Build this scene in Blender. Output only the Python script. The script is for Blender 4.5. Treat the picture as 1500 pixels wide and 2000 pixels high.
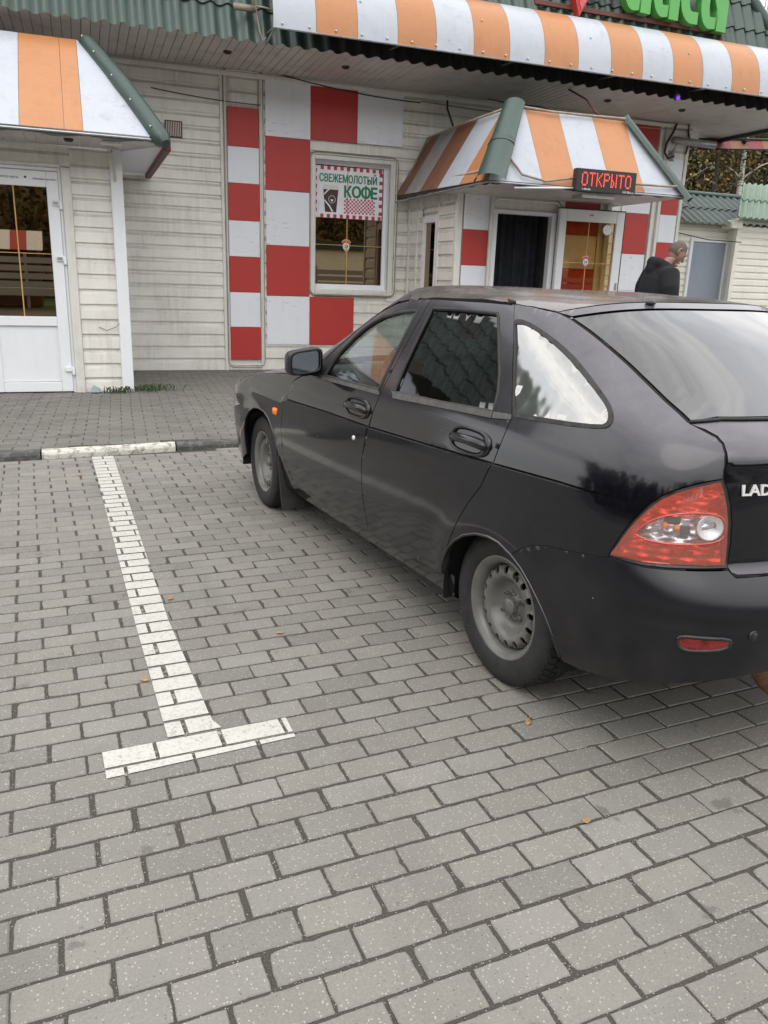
import bpy, bmesh, math, random
import numpy as np
from mathutils import Vector, Matrix
from mathutils.geometry import delaunay_2d_cdt
for o in list(bpy.data.objects): bpy.data.objects.remove(o)
SC = bpy.context.scene
COL = SC.collection
R = math.radians
random.seed(7)
# ------------------------------------------------------------------ camera
CAM_Z = 1.38665
cam = bpy.data.cameras.new('camera'); camo = bpy.data.objects.new('camera', cam); COL.objects.link(camo)
cam.sensor_fit = 'VERTICAL'; cam.sensor_height = 24.0; cam.lens = 24.0*1546.752/2000.0
cam.clip_start = .05; cam.clip_end = 600
_p, _y, _r = -0.283975, 0.420849-R(3.6), 0.033713
_f = Vector((math.sin(_y)*math.cos(_p), math.cos(_y)*math.cos(_p), math.sin(_p)))
_rt = Vector((math.cos(_y), -math.sin(_y), 0)); _up = _rt.cross(_f)
_rt, _up = _rt*math.cos(_r)+_up*math.sin(_r), _up*math.cos(_r)-_rt*math.sin(_r)
camo.matrix_world = Matrix(((_rt.x,_up.x,-_f.x,0),(_rt.y,_up.y,-_f.y,0),(_rt.z,_up.z,-_f.z,CAM_Z),(0,0,0,1)))
SC.camera = camo
# ------------------------------------------------------------------ sky, sun, exposure
wd = bpy.data.worlds.new('World'); SC.world = wd; wd.use_nodes = True
SUN_AZ, SUN_EL = R(212), R(58)          # compass bearing from +Y, elevation
nt = wd.node_tree; nt.nodes.clear()
out = nt.nodes.new('ShaderNodeOutputWorld'); bg = nt.nodes.new('ShaderNodeBackground'); bg.inputs['Strength'].default_value = .14
sky = nt.nodes.new('ShaderNodeTexSky'); sky.sky_type = 'NISHITA'; sky.sun_disc = False
sky.sun_elevation = SUN_EL; sky.sun_rotation = SUN_AZ; sky.dust_density = 2.0; sky.air_density = 1.0
tc = nt.nodes.new('ShaderNodeTexCoord'); mp = nt.nodes.new('ShaderNodeMapping'); mp.inputs['Scale'].default_value = (1.6, 1.6, 4.5)
ns = nt.nodes.new('ShaderNodeTexNoise'); ns.inputs['Scale'].default_value = 1.7; ns.inputs['Detail'].default_value = 7; ns.inputs['Roughness'].default_value = .6
ns.inputs['Distortion'].default_value = .5
cr = nt.nodes.new('ShaderNodeValToRGB'); cr.color_ramp.elements[0].position = .36; cr.color_ramp.elements[1].position = .58
cr.color_ramp.elements[0].color = (.62,.62,.62,1); cr.color_ramp.elements[1].color = (1,1,1,1)
mx = nt.nodes.new('ShaderNodeMix'); mx.data_type = 'RGBA'; mx.inputs['B'].default_value = (9.45, 9.3, 9.25, 1)
L_ = nt.links.new
L_(tc.outputs['Generated'], mp.inputs['Vector']); L_(mp.outputs[0], ns.inputs['Vector']); L_(ns.outputs[0], cr.inputs[0])
L_(cr.outputs[0], mx.inputs['Factor']); L_(sky.outputs[0], mx.inputs['A']); L_(mx.outputs['Result'], bg.inputs['Color']); L_(bg.outputs[0], out.inputs[0])
sl = bpy.data.lights.new('sun', 'SUN'); sl.energy = .5; sl.angle = R(45); sl.color = (1, .97, .92)
slo = bpy.data.objects.new('sun', sl); COL.objects.link(slo)
_d = Vector((math.sin(SUN_AZ)*math.cos(SUN_EL), math.cos(SUN_AZ)*math.cos(SUN_EL), math.sin(SUN_EL)))
slo.rotation_euler = _d.to_track_quat('Z', 'Y').to_euler(); slo.location = (-8, -14, 20)
vs = SC.view_settings
SC.display_settings.display_device = 'sRGB'
vs.view_transform = 'Standard'; vs.look = 'None'; vs.gamma = 1; vs.use_curve_mapping = False; vs.exposure = .76
SC.render.film_transparent = False
try:
    SC.cycles.max_bounces = 8; SC.cycles.transparent_max_bounces = 12; SC.cycles.use_denoising = True
except Exception: pass
# ------------------------------------------------------------------ helpers
def Wm(o):
    m = o.matrix_basis.copy()
    return (Wm(o.parent) @ o.matrix_parent_inverse @ m) if o.parent else m
def attach(o, parent, local=False):
    if parent is not None:
        o.parent = parent
        if not local: o.matrix_parent_inverse = Wm(parent).inverted()
def tag(o, label=None, cat=None, group=None, kind=None):
    if label: o['label'] = label
    if cat: o['category'] = cat
    if group: o['group'] = group
    if kind: o['kind'] = kind
    return o
def thing(name, label, cat, loc=(0,0,0), rotz=0, group=None):
    o = bpy.data.objects.new(name, None); COL.objects.link(o); o.empty_display_size = .2
    o.location = loc; o.rotation_euler = (0,0,rotz)
    return tag(o, label, cat, group)
def link_mesh(name, me, parent=None, local=False):
    o = bpy.data.objects.new(name, me); COL.objects.link(o); attach(o, parent, local); return o
class MB:
    def __init__(s): s.v=[]; s.f=[]; s.mi=[]; s.cur=0
    def add(s, vs, fs):
        b=len(s.v); s.v+= [tuple(v) for v in vs]; s.f+=[tuple(i+b for i in f) for f in fs]; s.mi+=[s.cur]*len(fs); return s
    def box(s, x0,x1,y0,y1,z0,z1):
        return s.add([(x0,y0,z0),(x1,y0,z0),(x1,y1,z0),(x0,y1,z0),(x0,y0,z1),(x1,y0,z1),(x1,y1,z1),(x0,y1,z1)],
          [(0,3,2,1),(4,5,6,7),(0,1,5,4),(1,2,6,5),(2,3,7,6),(3,0,4,7)])
    def bbox(s, x0,x1,y0,y1,z0,z1, b=.004):      # box with chamfered edges
        vs=[];c=[(x0,x1),(y0,y1),(z0,z1)]
        bm=bmesh.new(); bmesh.ops.create_cube(bm,size=1)
        for v in bm.verts: v.co=Vector(((x0+x1)/2+v.co.x*(x1-x0),(y0+y1)/2+v.co.y*(y1-y0),(z0+z1)/2+v.co.z*(z1-z0)))
        bmesh.ops.bevel(bm,geom=bm.edges[:],offset=b,segments=1,affect='EDGES')
        bm.verts.index_update()
        s.add([v.co[:] for v in bm.verts],[[v.index for v in f.verts] for f in bm.faces]); bm.free(); return s
    def tube(s, pts, r, n=8, cap=True, r2=None):
        pts=[Vector(p) for p in pts]; N=len(pts); base=len(s.v); prev=None
        for i,p in enumerate(pts):
            t=(pts[min(i+1,N-1)]-pts[max(i-1,0)]).normalized()
            if prev is None:
                a=Vector((0,0,1)) if abs(t.z)<.9 else Vector((1,0,0)); u=t.cross(a).normalized()
            else: u=(prev-t*prev.dot(t)).normalized()
            prev=u; w=t.cross(u); rr=r[i] if isinstance(r,(list,tuple)) else r
            for k in range(n):
                an=2*math.pi*k/n; s.v.append(tuple(p+u*rr*math.cos(an)+w*rr*math.sin(an)))
        for i in range(N-1):
            for k in range(n):
                a=base+i*n+k;b=base+i*n+(k+1)%n; s.f.append((a,b,b+n,a+n)); s.mi.append(s.cur)
        if cap:
            s.f.append(tuple(base+k for k in range(n))[::-1]); s.f.append(tuple(base+(N-1)*n+k for k in range(n))); s.mi+=[s.cur]*2
        return s
    def lathe(s, prof, M=None, n=32, close=False):   # prof (r, a) revolve about local X axis (a along axis)
        base=len(s.v); M=M or Matrix()
        for r,a in prof:
            for k in range(n):
                an=2*math.pi*k/n; s.v.append(tuple(M@Vector((a, r*math.cos(an), r*math.sin(an)))))
        m=len(prof)
        for i in range(m-1+(1 if close else 0)):
            for k in range(n):
                a=base+i*n; b=base+((i+1)%m)*n; k2=(k+1)%n
                s.f.append((a+k,a+k2,b+k2,b+k)); s.mi.append(s.cur)
        return s
    def prism(s, poly, axis, a0, a1):       # poly 2D extruded along axis
        n=len(poly)
        def mk(p,a):
            return (a,p[0],p[1]) if axis=='x' else ((p[0],a,p[1]) if axis=='y' else (p[0],p[1],a))
        vs=[mk(p,a0) for p in poly]+[mk(p,a1) for p in poly]
        fs=[tuple(range(n))[::-1],tuple(range(n,2*n))]+[(i,(i+1)%n,n+(i+1)%n,n+i) for i in range(n)]
        return s.add(vs,fs)
    def sphere(s, c, r, n=10, m=6, sc=(1,1,1)):
        base=len(s.v)
        for i in range(m+1):
            t=math.pi*i/m
            for k in range(n):
                a=2*math.pi*k/n; s.v.append((c[0]+r*sc[0]*math.sin(t)*math.cos(a),c[1]+r*sc[1]*math.sin(t)*math.sin(a),c[2]+r*sc[2]*math.cos(t)))
        for i in range(m):
            for k in range(n):
                a=base+i*n+k;b=base+i*n+(k+1)%n; s.f.append((a,b,b+n,a+n)); s.mi.append(s.cur)
        return s
    def mesh(s, name, mats, smooth=False, fix=True):
        me=bpy.data.meshes.new(name); me.from_pydata(s.v,[],s.f)
        for m in (mats if isinstance(mats,(list,tuple)) else [mats]): me.materials.append(m)
        if any(s.mi): me.polygons.foreach_set('material_index', s.mi)
        if fix:
            bm=bmesh.new(); bm.from_mesh(me); bmesh.ops.recalc_face_normals(bm,faces=bm.faces); bm.to_mesh(me); bm.free()
        if smooth:
            me.polygons.foreach_set('use_smooth',[True]*len(me.polygons))
            if isinstance(smooth,(int,float)) and smooth is not True:
                me.set_sharp_from_angle(angle=R(smooth))
        me.update(); return me
    def build(s, name, mats, parent=None, smooth=False, local=False, fix=True):
        return link_mesh(name, s.mesh(name,mats,smooth,fix), parent, local)
def text_mesh(body, mat, ext=.004, bold=0., res=4):
    c=bpy.data.curves.new('text','FONT'); c.body=body; c.extrude=ext; c.offset=bold; c.resolution_u=res
    c.align_x='LEFT'
    o=bpy.data.objects.new('text',c); COL.objects.link(o); bpy.context.view_layer.update()
    me=bpy.data.meshes.new_from_object(o.evaluated_get(bpy.context.evaluated_depsgraph_get()))
    bpy.data.objects.remove(o); me.materials.clear(); me.materials.append(mat)
    v=np.empty(len(me.vertices)*3); me.vertices.foreach_get('co',v); v=v.reshape(-1,3)
    lo,hi=v.min(0),v.max(0); return me,v,lo,hi
def put_text(name, body, mat, parent, origin, ux, uy, w, h, ext=.004, bold=0., local=False, fat=0.):
    """text filling a w x h rectangle whose lower left corner is origin; ux, uy unit vectors"""
    me,v,lo,hi=text_mesh(body,mat,1.0,bold)
    ux=Vector(ux);uy=Vector(uy);un=ux.cross(uy);o=Vector(origin)
    q=(v-lo)/(np.maximum(hi-lo,1e-6)); Q=np.array(o)[None]+q[:,0:1]*w*np.array(ux)+q[:,1:2]*h*np.array(uy)+q[:,2:3]*ext*np.array(un)
    me.vertices.foreach_set('co',Q.ravel()); me.update()
    if fat:                                              # heavier strokes: shifted copies, each a hair in front of the last
        F=[tuple(p.vertices) for p in me.polygons]; V=[];FF=[]; n=len(Q)
        for k,(dx,dy) in enumerate(((0,0),(-1,0),(1,0),(0,-.8),(0,.8),(-.7,-.6),(.7,.6),(-.7,.6),(.7,-.6))):
            V+=(Q+dx*fat*np.array(ux)+dy*fat*np.array(uy)+k*.00012*np.array(un)).tolist(); FF+=[tuple(i+k*n for i in f) for f in F]
        m2=bpy.data.meshes.new(name); m2.from_pydata(V,[],FF); m2.materials.append(mat); me=m2
    return link_mesh(name,me,parent,local)
# ------------------------------------------------------------------ materials
class NT:
    def __init__(s, name):
        s.m=bpy.data.materials.new(name); s.m.use_nodes=True; s.t=s.m.node_tree; s.t.nodes.clear()
        s.o=s.t.nodes.new('ShaderNodeOutputMaterial')
    def n(s, typ, ins={}, **kw):
        nd=s.t.nodes.new('ShaderNode'+typ)
        for k,v in kw.items(): setattr(nd,k,v)
        for k,v in ins.items():
            if hasattr(v,'node'): s.t.links.new(v, nd.inputs[k])
            else: nd.inputs[k].default_value=v
        return nd
    def out(s, sock): s.t.links.new(sock, s.o.inputs[0]); return s.m
    def pos(s, sc=(1,1,1), rot=(0,0,0)):
        g=s.n('NewGeometry'); return s.n('Mapping',{'Vector':g.outputs['Position'],'Scale':sc,'Rotation':rot}).outputs[0]
    def obj(s, sc=(1,1,1)):
        g=s.n('TexCoord'); return s.n('Mapping',{'Vector':g.outputs['Object'],'Scale':sc}).outputs[0]
    def noise(s, vec, scale, detail=4, rough=.55, dist=0):
        return s.n('TexNoise',{'Vector':vec,'Scale':scale,'Detail':detail,'Roughness':rough,'Distortion':dist}).outputs[0]
    def ramp(s, fac, stops):
        r=s.n('ValToRGB',{0:fac}); e=r.color_ramp.elements
        while len(e)<len(stops): e.new(.5)
        for el,(p,c) in zip(e,stops): el.position=p; el.color=c if len(c)==4 else (*c,1)
        return r.outputs[0]
    def fac(s, f, a, b): return s.ramp(f,[(a,(0,0,0)),(b,(1,1,1))])
    def mix(s, f, a, b):
        m=s.n('Mix',data_type='RGBA')
        for k,v in (('Factor',f),('A',a),('B',b)):
            i=m.inputs[k] if k=='Factor' else m.inputs[6 if k=='A' else 7]
            if hasattr(v,'node'): s.t.links.new(v,i)
            else: i.default_value=(v if k=='Factor' else (v if len(v)==4 else (*v,1)))
        return m.outputs[2]
    def math(s, op, a, b=0., clamp=False):
        m=s.n('Math',operation=op,use_clamp=clamp)
        for i,v in enumerate((a,b)):
            if hasattr(v,'node'): s.t.links.new(v,m.inputs[i])
            else: m.inputs[i].default_value=v
        return m.outputs[0]
    def bump(s, h, st=.3, d=.01): return s.n('Bump',{'Height':h,'Strength':st,'Distance':d}).outputs[0]
    def pr(s, col, rough=.5, **kw):
        ins={'Base Color':col if hasattr(col,'node') else (*col[:3],1),'Roughness':rough}
        ins.update(kw); return s.n('BsdfPrincipled',ins)
def simple(name, col, rough=.5, var=.12, scale=8, metallic=0, bump=0, **kw):
    t=NT(name); p=t.pos(); n=t.noise(p,scale,5)
    c=t.mix(t.fac(n,.3,.7),tuple(x*(1-var) for x in col),tuple(min(1,x*(1+var)) for x in col))
    ex={'Metallic':metallic}; ex.update(kw)
    if bump: ex['Normal']=t.bump(t.noise(p,scale*6,4),bump,.004)
    return t.out(t.pr(c,rough,**ex).outputs[0])
def painted(name, col, dirt=(.28,.26,.22), amt=.35, rough=.45, streak=True, scale=3.0, scuff=0., dent=.12):
    """old painted or plastic surface: blotches, vertical dirt streaks, fine grime"""
    t=NT(name); p=t.pos()
    a=t.noise(p,scale,6,.65); st=t.noise(t.pos((9,9,.8)),1.6,6,.7); g=t.noise(p,60,3)
    f=t.math('MULTIPLY',t.fac(a,.42,.78),t.fac(st,.4,.75)) if streak else t.fac(a,.5,.85)
    f=t.math('MULTIPLY',f,amt*2.2,True)
    f=t.math('ADD',f,t.math('MULTIPLY',t.fac(g,.55,.8),amt*.25),True)
    c=t.mix(f,col,dirt)
    if scuff:
        sc=t.math('MULTIPLY',t.fac(t.noise(t.pos((5,5,26)),1.6,5,.65),.60,.66),t.fac(t.noise(t.pos((1,1,1)),1.9,2),.48,.60)); c=t.mix(t.math('MULTIPLY',sc,scuff),c,(.10,.095,.09))
    isl=t.n('ObjectInfo').outputs['Random']
    c=t.mix(t.math('MULTIPLY',isl,.16),c,tuple(x*.7 for x in col))
    return t.out(t.pr(c,t.math('ADD',rough,t.math('MULTIPLY',f,.3)),Normal=t.bump(t.noise(p,14 if dent<.2 else 5,4),dent,.01 if dent<.2 else .03)).outputs[0])
M={}
def siding(name, col, dirt, amt):
    t=NT(name); p=t.pos(); 
    a=t.noise(p,2.2,6,.65); st=t.noise(t.pos((14,14,1.2)),1.3,6,.7); h=t.noise(t.pos((1.3,1.3,26)),1.5,5,.7)
    f=t.math('MULTIPLY',t.fac(a,.38,.72),t.fac(st,.35,.7)); f=t.math('MULTIPLY',f,amt)
    # dirt collects in the hollow at the head of each plank: faces that look up
    nz=t.n('SeparateXYZ',{0:t.n('NewGeometry').outputs['Normal']}).outputs['Z']
    up=t.math('MULTIPLY',t.fac(nz,.10,.4),t.fac(h,.25,.6)); f=t.math('ADD',f,t.math('MULTIPLY',up,.75*amt),True)
    c=t.mix(f,col,dirt)
    return t.out(t.pr(c,.42,Normal=t.bump(t.noise(t.pos((3,3,60)),2,3),.06,.004)).outputs[0])
M['siding']=siding('weathered_white_siding',(.78,.765,.71),(.22,.20,.16),.55)
M['siding_clean']=siding('cream_siding',(.80,.78,.68),(.3,.28,.22),.3)
M['trim']=painted('white_trim',(.72,.71,.66),(.22,.2,.16),.35)
M['pvc']=painted('white_pvc',(.80,.82,.84),(.4,.39,.36),.12,.3)
M['red']=painted('red_panel',(.45,.034,.027),(.28,.028,.025),.28,.45,scuff=.25)
M['wpanel']=painted('white_panel',(.76,.79,.84),(.38,.38,.38),.16,.42,scuff=.5)
M['orange']=painted('orange_sheet',(.46,.20,.078),(.30,.13,.06),.34,.38,scuff=.3,dent=.25)
M['wsheet']=painted('white_sheet',(.44,.47,.52),(.24,.255,.25),.34,.35,scuff=.35,dent=.25)
M['orange_dark']=painted('dark_orange_sheet',(.23,.095,.048),(.08,.05,.045),.6,.5)  # darker, blotchier version of the orange sheet
M['wsheet_dark']=painted('dark_white_sheet',(.36,.35,.34),(.12,.105,.10),.6,.5)
M['green']=painted('green_painted_steel',(.036,.066,.054),(.02,.03,.025),.3,.38)
M['green_pale']=painted('faded_green_steel',(.19,.27,.20),(.08,.12,.09),.3,.4)
M['roofdark']=painted('grimy_shaded_green_steel',(.030,.032,.028),(.012,.009,.007),.8,.5)  # near-black tone holds shade under the awning as well as grime
M['soffit']=painted('grey_white_soffit',(.56,.52,.49),(.22,.18,.16),.3,.4,False)
M['dark']=simple('dark_gap',(.012,.012,.012),.9)
M['interior']=simple('dark_interior',(.05,.045,.04),.9)
M['rust']=simple('rusty_steel',(.16,.075,.04),.8,.5,30,bump=.5)
M['brown']=simple('brown_primer',(.12,.04,.03),.6)
M['grey_metal']=simple('grey_metal',(.35,.36,.37),.35,.15,20,.6)
M['greydoor']=painted('grey_steel_door',(.26,.30,.35),(.12,.12,.13),.3,.45)
M['wire']=simple('dark_cable',(.03,.028,.025),.6)
M['tanwire']=simple('tan_light_rope',(.30,.25,.19),.5,.3)
M['black_plastic']=simple('black_plastic',(.018,.018,.02),.42,.2,30)
M['grass']=simple('grass_blades',(.05,.085,.025),.7,.4,5)
M['signgreen']=simple('green_sign_plastic',(.09,.36,.075),.35,.06,3)
M['gold']=simple('gold_bar',(.55,.34,.10),.35,.1,3)
M['cloth']=simple('black_cloth',(.006,.0065,.009),.9,.25,25,bump=.3)
M['denim']=simple('dark_denim',(.02,.024,.035),.9,.25,40)
M['shoe']=simple('dark_shoe',(.02,.018,.016),.6)
M['curtain']=simple('dark_curtain',(.012,.014,.02),.85,.5,9,bump=.6)

M['leaf']=simple('dry_leaf',(.40,.23,.10),.7,.4,40)
M['red_print']=simple('red_print',(.5,.03,.05),.5,.05)
M['green_print']=simple('green_print',(.01,.22,.10),.5,.05)
M['white_print']=simple('white_print',(.80,.80,.85),.5,.04)
M['cup_print']=simple('brown_cup_print',(.05,.022,.02),.45,.3,30)
M['pink_print']=simple('pizza_print',(.55,.10,.10),.5,.6,120)
M['crust_print']=simple('crust_print',(.60,.40,.18),.5,.3,60)
M['chrome']=simple('chrome',(.82,.82,.80),.3,.05,5,.35)
M['bolt']=simple('bolt_heads',(.55,.53,.5),.4,.1,5,.6)
def skin_mat():
    t=NT('skin'); p=t.pos(); c=t.mix(t.fac(t.noise(p,18,4),.35,.7),(.27,.15,.108),(.36,.215,.16))
    return t.out(t.pr(c,.5,**{'Subsurface Weight':.1,'Subsurface Scale':.01}).outputs[0])
M['skin']=skin_mat()
M['hair']=simple('cropped_hair',(.10,.075,.06),.8,.25,90)
def tattoo():
    t=NT('tattooed_skin'); p=t.pos(); f=t.fac(t.noise(p,28,3,.6,1.2),.50,.60)
    return t.out(t.pr(t.mix(f,(.40,.25,.18),(.13,.10,.09)),.5).outputs[0])
M['tattoo']=tattoo()
# paving
def paver_mat(name, base, individual=True):
    t=NT(name); p=t.pos()
    isl=t.n('NewGeometry').outputs['Random Per Island']; ob=t.n('ObjectInfo').outputs['Random']
    r=t.math('FRACT',t.math('ADD',isl,ob))
    big=t.noise(p,.9,4,.6); mid=t.noise(p,7,5,.6); fine=t.noise(p,160,3,.6)
    r2=t.math('FRACT',t.math('MULTIPLY',r,7.31)); c=t.mix(r,tuple(x*.76 for x in base),tuple(x*1.16 for x in base)); c=t.mix(t.math('MULTIPLY',t.math('GREATER_THAN',r2,.6),.5),c,(base[0]*1.02,base[1]*.985,base[2]*.93))
    c=t.mix(t.fac(big,.35,.7),c,t.mix(.5,c,(base[0]*.74,base[1]*.72,base[2]*.72)))
    c=t.mix(t.math('MULTIPLY',t.fac(mid,.5,.8),.35),c,tuple(x*.55 for x in base))
    c=t.mix(t.math('MULTIPLY',t.fac(fine,.40,.75),.40),c,tuple(min(1,x*1.5) for x in base))
    v=t.n('TexVoronoi',{'Vector':p,'Scale':150.},feature='F1'); vd=v.outputs['Distance']
    vr=t.n('SeparateColor',{0:v.outputs['Color']}).outputs[0]
    spot=t.math('MULTIPLY',t.math('LESS_THAN',vd,.33),t.math('GREATER_THAN',vr,.80))
    dk=t.math('MULTIPLY',t.math('LESS_THAN',vd,.24),t.math('LESS_THAN',vr,.07))
    c=t.mix(t.math('MULTIPLY',spot,.5),c,(.52,.49,.41)); c=t.mix(t.math('MULTIPLY',dk,.75),c,(.05,.048,.045))
    tm=t.math('MULTIPLY',t.fac(t.noise(t.pos((1.6,.16,1),(0,0,R(-6))),1.5,4,.6),.52,.70),.32); c=t.mix(tm,c,tuple(x*.45 for x in base)); st=t.noise(p,4.5,6,.62,.3); c=t.mix(t.math('MULTIPLY',t.fac(st,.645,.68),.55),c,tuple(x*.38 for x in base))   # old oil and gum stains
    h=t.math('ADD',t.noise(p,220,2),t.math('MULTIPLY',mid,.6))
    return t.out(t.pr(c,.78,Normal=t.bump(h,.35,.003)).outputs[0])
M['paver']=paver_mat('grey_concrete_paver',(.205,.198,.178))
M['paver2']=paver_mat('sidewalk_paver',(.150,.145,.131))
def joint_mat():
    t=NT('gritty_joint_sand'); p=t.pos(); n=t.noise(p,300,3); 
    v=t.n('TexVoronoi',{'Vector':p,'Scale':210.}); vr=t.n('SeparateColor',{0:v.outputs['Color']}).outputs[0]
    c=t.mix(t.fac(n,.3,.7),(.034,.031,.026),(.090,.083,.071))
    c=t.mix(t.math('MULTIPLY',t.math('GREATER_THAN',vr,.88),t.math('LESS_THAN',v.outputs['Distance'],.35)),c,(.34,.31,.27))
    return t.out(t.pr(c,.95,Normal=t.bump(v.outputs['Distance'],.8,.004)).outputs[0])
M['joint']=joint_mat()
def road_paint():
    t=NT('worn_white_road_paint'); p=t.pos()
    a=t.noise(p,85,6,.75); b=t.noise(p,5,4,.6); f=t.math('MULTIPLY',t.fac(a,.50,.66),t.math('ADD',.25,t.math('MULTIPLY',t.fac(b,.3,.7),.75)))
    c=t.mix(f,(.53,.52,.475),(.19,.185,.17)); c=t.mix(t.math('MULTIPLY',t.fac(b,.35,.75),.25),c,(.42,.40,.35))
    return t.out(t.pr(c,.7,Normal=t.bump(t.noise(p,200,3),.35,.003)).outputs[0])
M['paint']=road_paint()
def joint_paint():
    t=NT('paint_in_joints'); p=t.pos(); f=t.fac(t.noise(p,45,5,.7),.34,.50); return t.out(t.pr(t.mix(f,(.45,.43,.37),(.075,.07,.06)),.9,Normal=t.bump(t.noise(p,200,3),.5,.004)).outputs[0])
M['jpaint']=joint_paint()
def kerb_mat(name,c0,c1):
    t=NT(name); p=t.pos(); f=t.fac(t.noise(p,16,6,.7,.6),.48,.60)
    return t.out(t.pr(t.mix(f,c0,c1),.85,Normal=t.bump(t.noise(p,40,5),.6,.01)).outputs[0])
M['kerb_white']=kerb_mat('flaking_white_kerb',(.58,.56,.50),(.27,.24,.20))
M['kerb_dark']=kerb_mat('blackened_kerb',(.07,.069,.067),(.13,.125,.118))
M['ground']=simple('far_asphalt',(.11,.108,.10),.9,.2,.4)
M['lawn']=simple('lawn_green',(.07,.12,.03),.9,.5,.8)
def leaves_mat(name, stops, seed=0):
    t=NT(name); r=t.n('NewGeometry').outputs['Random Per Island']; c=t.ramp(r,stops)
    a=t.pr(c,.65); tr=t.n('BsdfTranslucent',{'Color':c}); m=t.n('MixShader',{0:.25,1:a.outputs[0],2:tr.outputs[0]})
    return t.out(m.outputs[0])
M['gritstone']=simple('grit_stones',(.22,.20,.17),.9,.6,160)
M['autumn']=leaves_mat('autumn_leaves',[(0,(.022,.028,.008)),(.35,(.065,.064,.018)),(.6,(.11,.082,.022)),(.85,(.16,.105,.027)),(.985,(.38,.27,.07))])
M['darkwood']=leaves_mat('dark_wood_leaves',[(0,(.045,.045,.016)),(.5,(.11,.085,.03)),(1,(.22,.13,.035))])
M['conifer']=leaves_mat('fir_needles',[(0,(.008,.014,.006)),(1,(.03,.045,.016))])
def birch_bark():
    t=NT('birch_bark'); p=t.pos((1,1,3.5)); f=t.fac(t.noise(p,3.2,5,.7),.52,.60)
    return t.out(t.pr(t.mix(f,(.46,.44,.40),(.05,.045,.04)),.8).outputs[0])
M['birch']=birch_bark()
M['wooded']=simple('autumn_slope',(.07,.055,.022),.95,.6,.9,bump=.5)
M['bark']=simple('dark_bark',(.045,.036,.028),.95,.4,9,bump=.5)
# glass: thin panes, transparent with a mirror coat
def pane(name, tint, f0, rough=.02, power=5, col=(1,1,1), dust=0., wob=0.):
    t=NT(name); lw=t.n('LayerWeight',{'Blend':.5}).outputs['Facing']
    p5=t.math('POWER',lw,power*.8); f=t.math('ADD',f0,t.math('MULTIPLY',p5,1-f0),True)
    ex={}
    if wob: ex['Normal']=t.bump(t.noise(t.pos(),5,2),wob,.05)
    g=t.n('BsdfGlossy',dict({'Roughness':rough,'Color':(*col,1)},**ex)); tr=t.n('BsdfTransparent',{'Color':(*tint,1)})
    m=t.n('MixShader',{0:f,1:tr.outputs[0],2:g.outputs[0]}).outputs[0]
    if dust:
        d=t.n('BsdfDiffuse',{'Color':(.30,.29,.27,1)}); nz=t.fac(t.noise(t.pos(),7,6,.7),.3,.85)
        m=t.n('MixShader',{0:t.math('MULTIPLY',nz,dust),1:m,2:d.outputs[0]}).outputs[0]
    return t.out(m)
M['shopglass']=pane('bronze_mirror_glass',(.14,.10,.07),.36,.01,5,(.70,.55,.38))
M['doorglass']=pane('bronze_door_glass',(.88,.77,.60),.07,.01,5,(.7,.6,.45))
M['clearglass']=pane('car_clear_glass',(.74,.82,.80),.10,.015,4,(1,1,1),.10)
M['tintglass']=pane('car_tinted_glass',(.03,.032,.034),.05,.03,4,(1,1,1),.02,.01)
M['filmglass']=pane('car_mirror_film_glass',(.08,.08,.08),.42,.07,5,(.97,.96,.92),.06,.08)
M['rearglass']=pane('car_rear_glass',(.03,.033,.033),.075,.04,4,(1,1,1),.05)
M['mirrorglass']=pane('wing_mirror_glass',(.03,.03,.03),.5,.02,5,(.6,.68,.72))
# car
def car_paint(name, dust_sheen_amt, dust_sheen_col=(.15,.135,.12), rough=.085, coat=.25):
    t=NT(name); p=t.pos(); n=t.noise(p,3.2,6,.65); s=t.noise(p,50,3,.6); nz=t.n('SeparateXYZ',{0:t.n('NewGeometry').outputs['Normal']}).outputs['Z']
    c=t.mix(t.fac(n,.35,.75),(.0025,.0028,.0055),(.006,.006,.009))
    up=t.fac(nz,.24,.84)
    d=t.math('MULTIPLY',t.math('MULTIPLY',up,.8),t.math('ADD',.38,t.math('MULTIPLY',t.fac(t.noise(p,2.1,7,.7),.30,.72),.62))); d=t.math('MULTIPLY',d,dust_sheen_amt,True)
    c=t.mix(d,c,dust_sheen_col)  # lightens up-facing paint: sky sheen put into the colour, with dust and oxidation
    zz=t.n('SeparateXYZ',{0:t.n('NewGeometry').outputs['Position']}).outputs['Z']
    low=t.math('MULTIPLY',t.ramp(zz,[(.24,(1,1,1)),(.62,(0,0,0))]),t.fac(t.noise(p,5,6,.7),.3,.75)); c=t.mix(t.math('MULTIPLY',low,.22),c,(.13,.12,.105))
    v=t.n('TexVoronoi',{'Vector':p,'Scale':46.}); vr=t.n('SeparateColor',{0:v.outputs['Color']}).outputs[0]
    chip=t.math('MULTIPLY',t.math('LESS_THAN',v.outputs['Distance'],.10),t.math('GREATER_THAN',vr,.985)); c=t.mix(t.math('MULTIPLY',chip,.7),c,(.40,.40,.39))
    ro=t.math('ADD',rough,t.math('ADD',t.math('MULTIPLY',t.fac(s,.3,.8),.05),t.math('MULTIPLY',d,.25)))
    return t.out(t.pr(c,ro,**{'Specular IOR Level':.42,'Coat Weight':coat,'Coat Roughness':.04,'Normal':t.bump(t.noise(p,2.2,2),.012,.05)}).outputs[0])
M['paintblack']=car_paint('aged_black_car_paint',.95,(.17,.162,.18))  # lavender tone: oxidised haze plus painted sky reflection
M['bumperblack']=car_paint('dull_black_bumper',.3,(.16,.155,.17),.30,.06)
M['paintroof']=car_paint('dusty_black_roof_paint',.95,(.16,.14,.125))
M['blackgloss']=simple('gloss_black_plastic',(.012,.012,.014),.16,.2,30)
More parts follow.
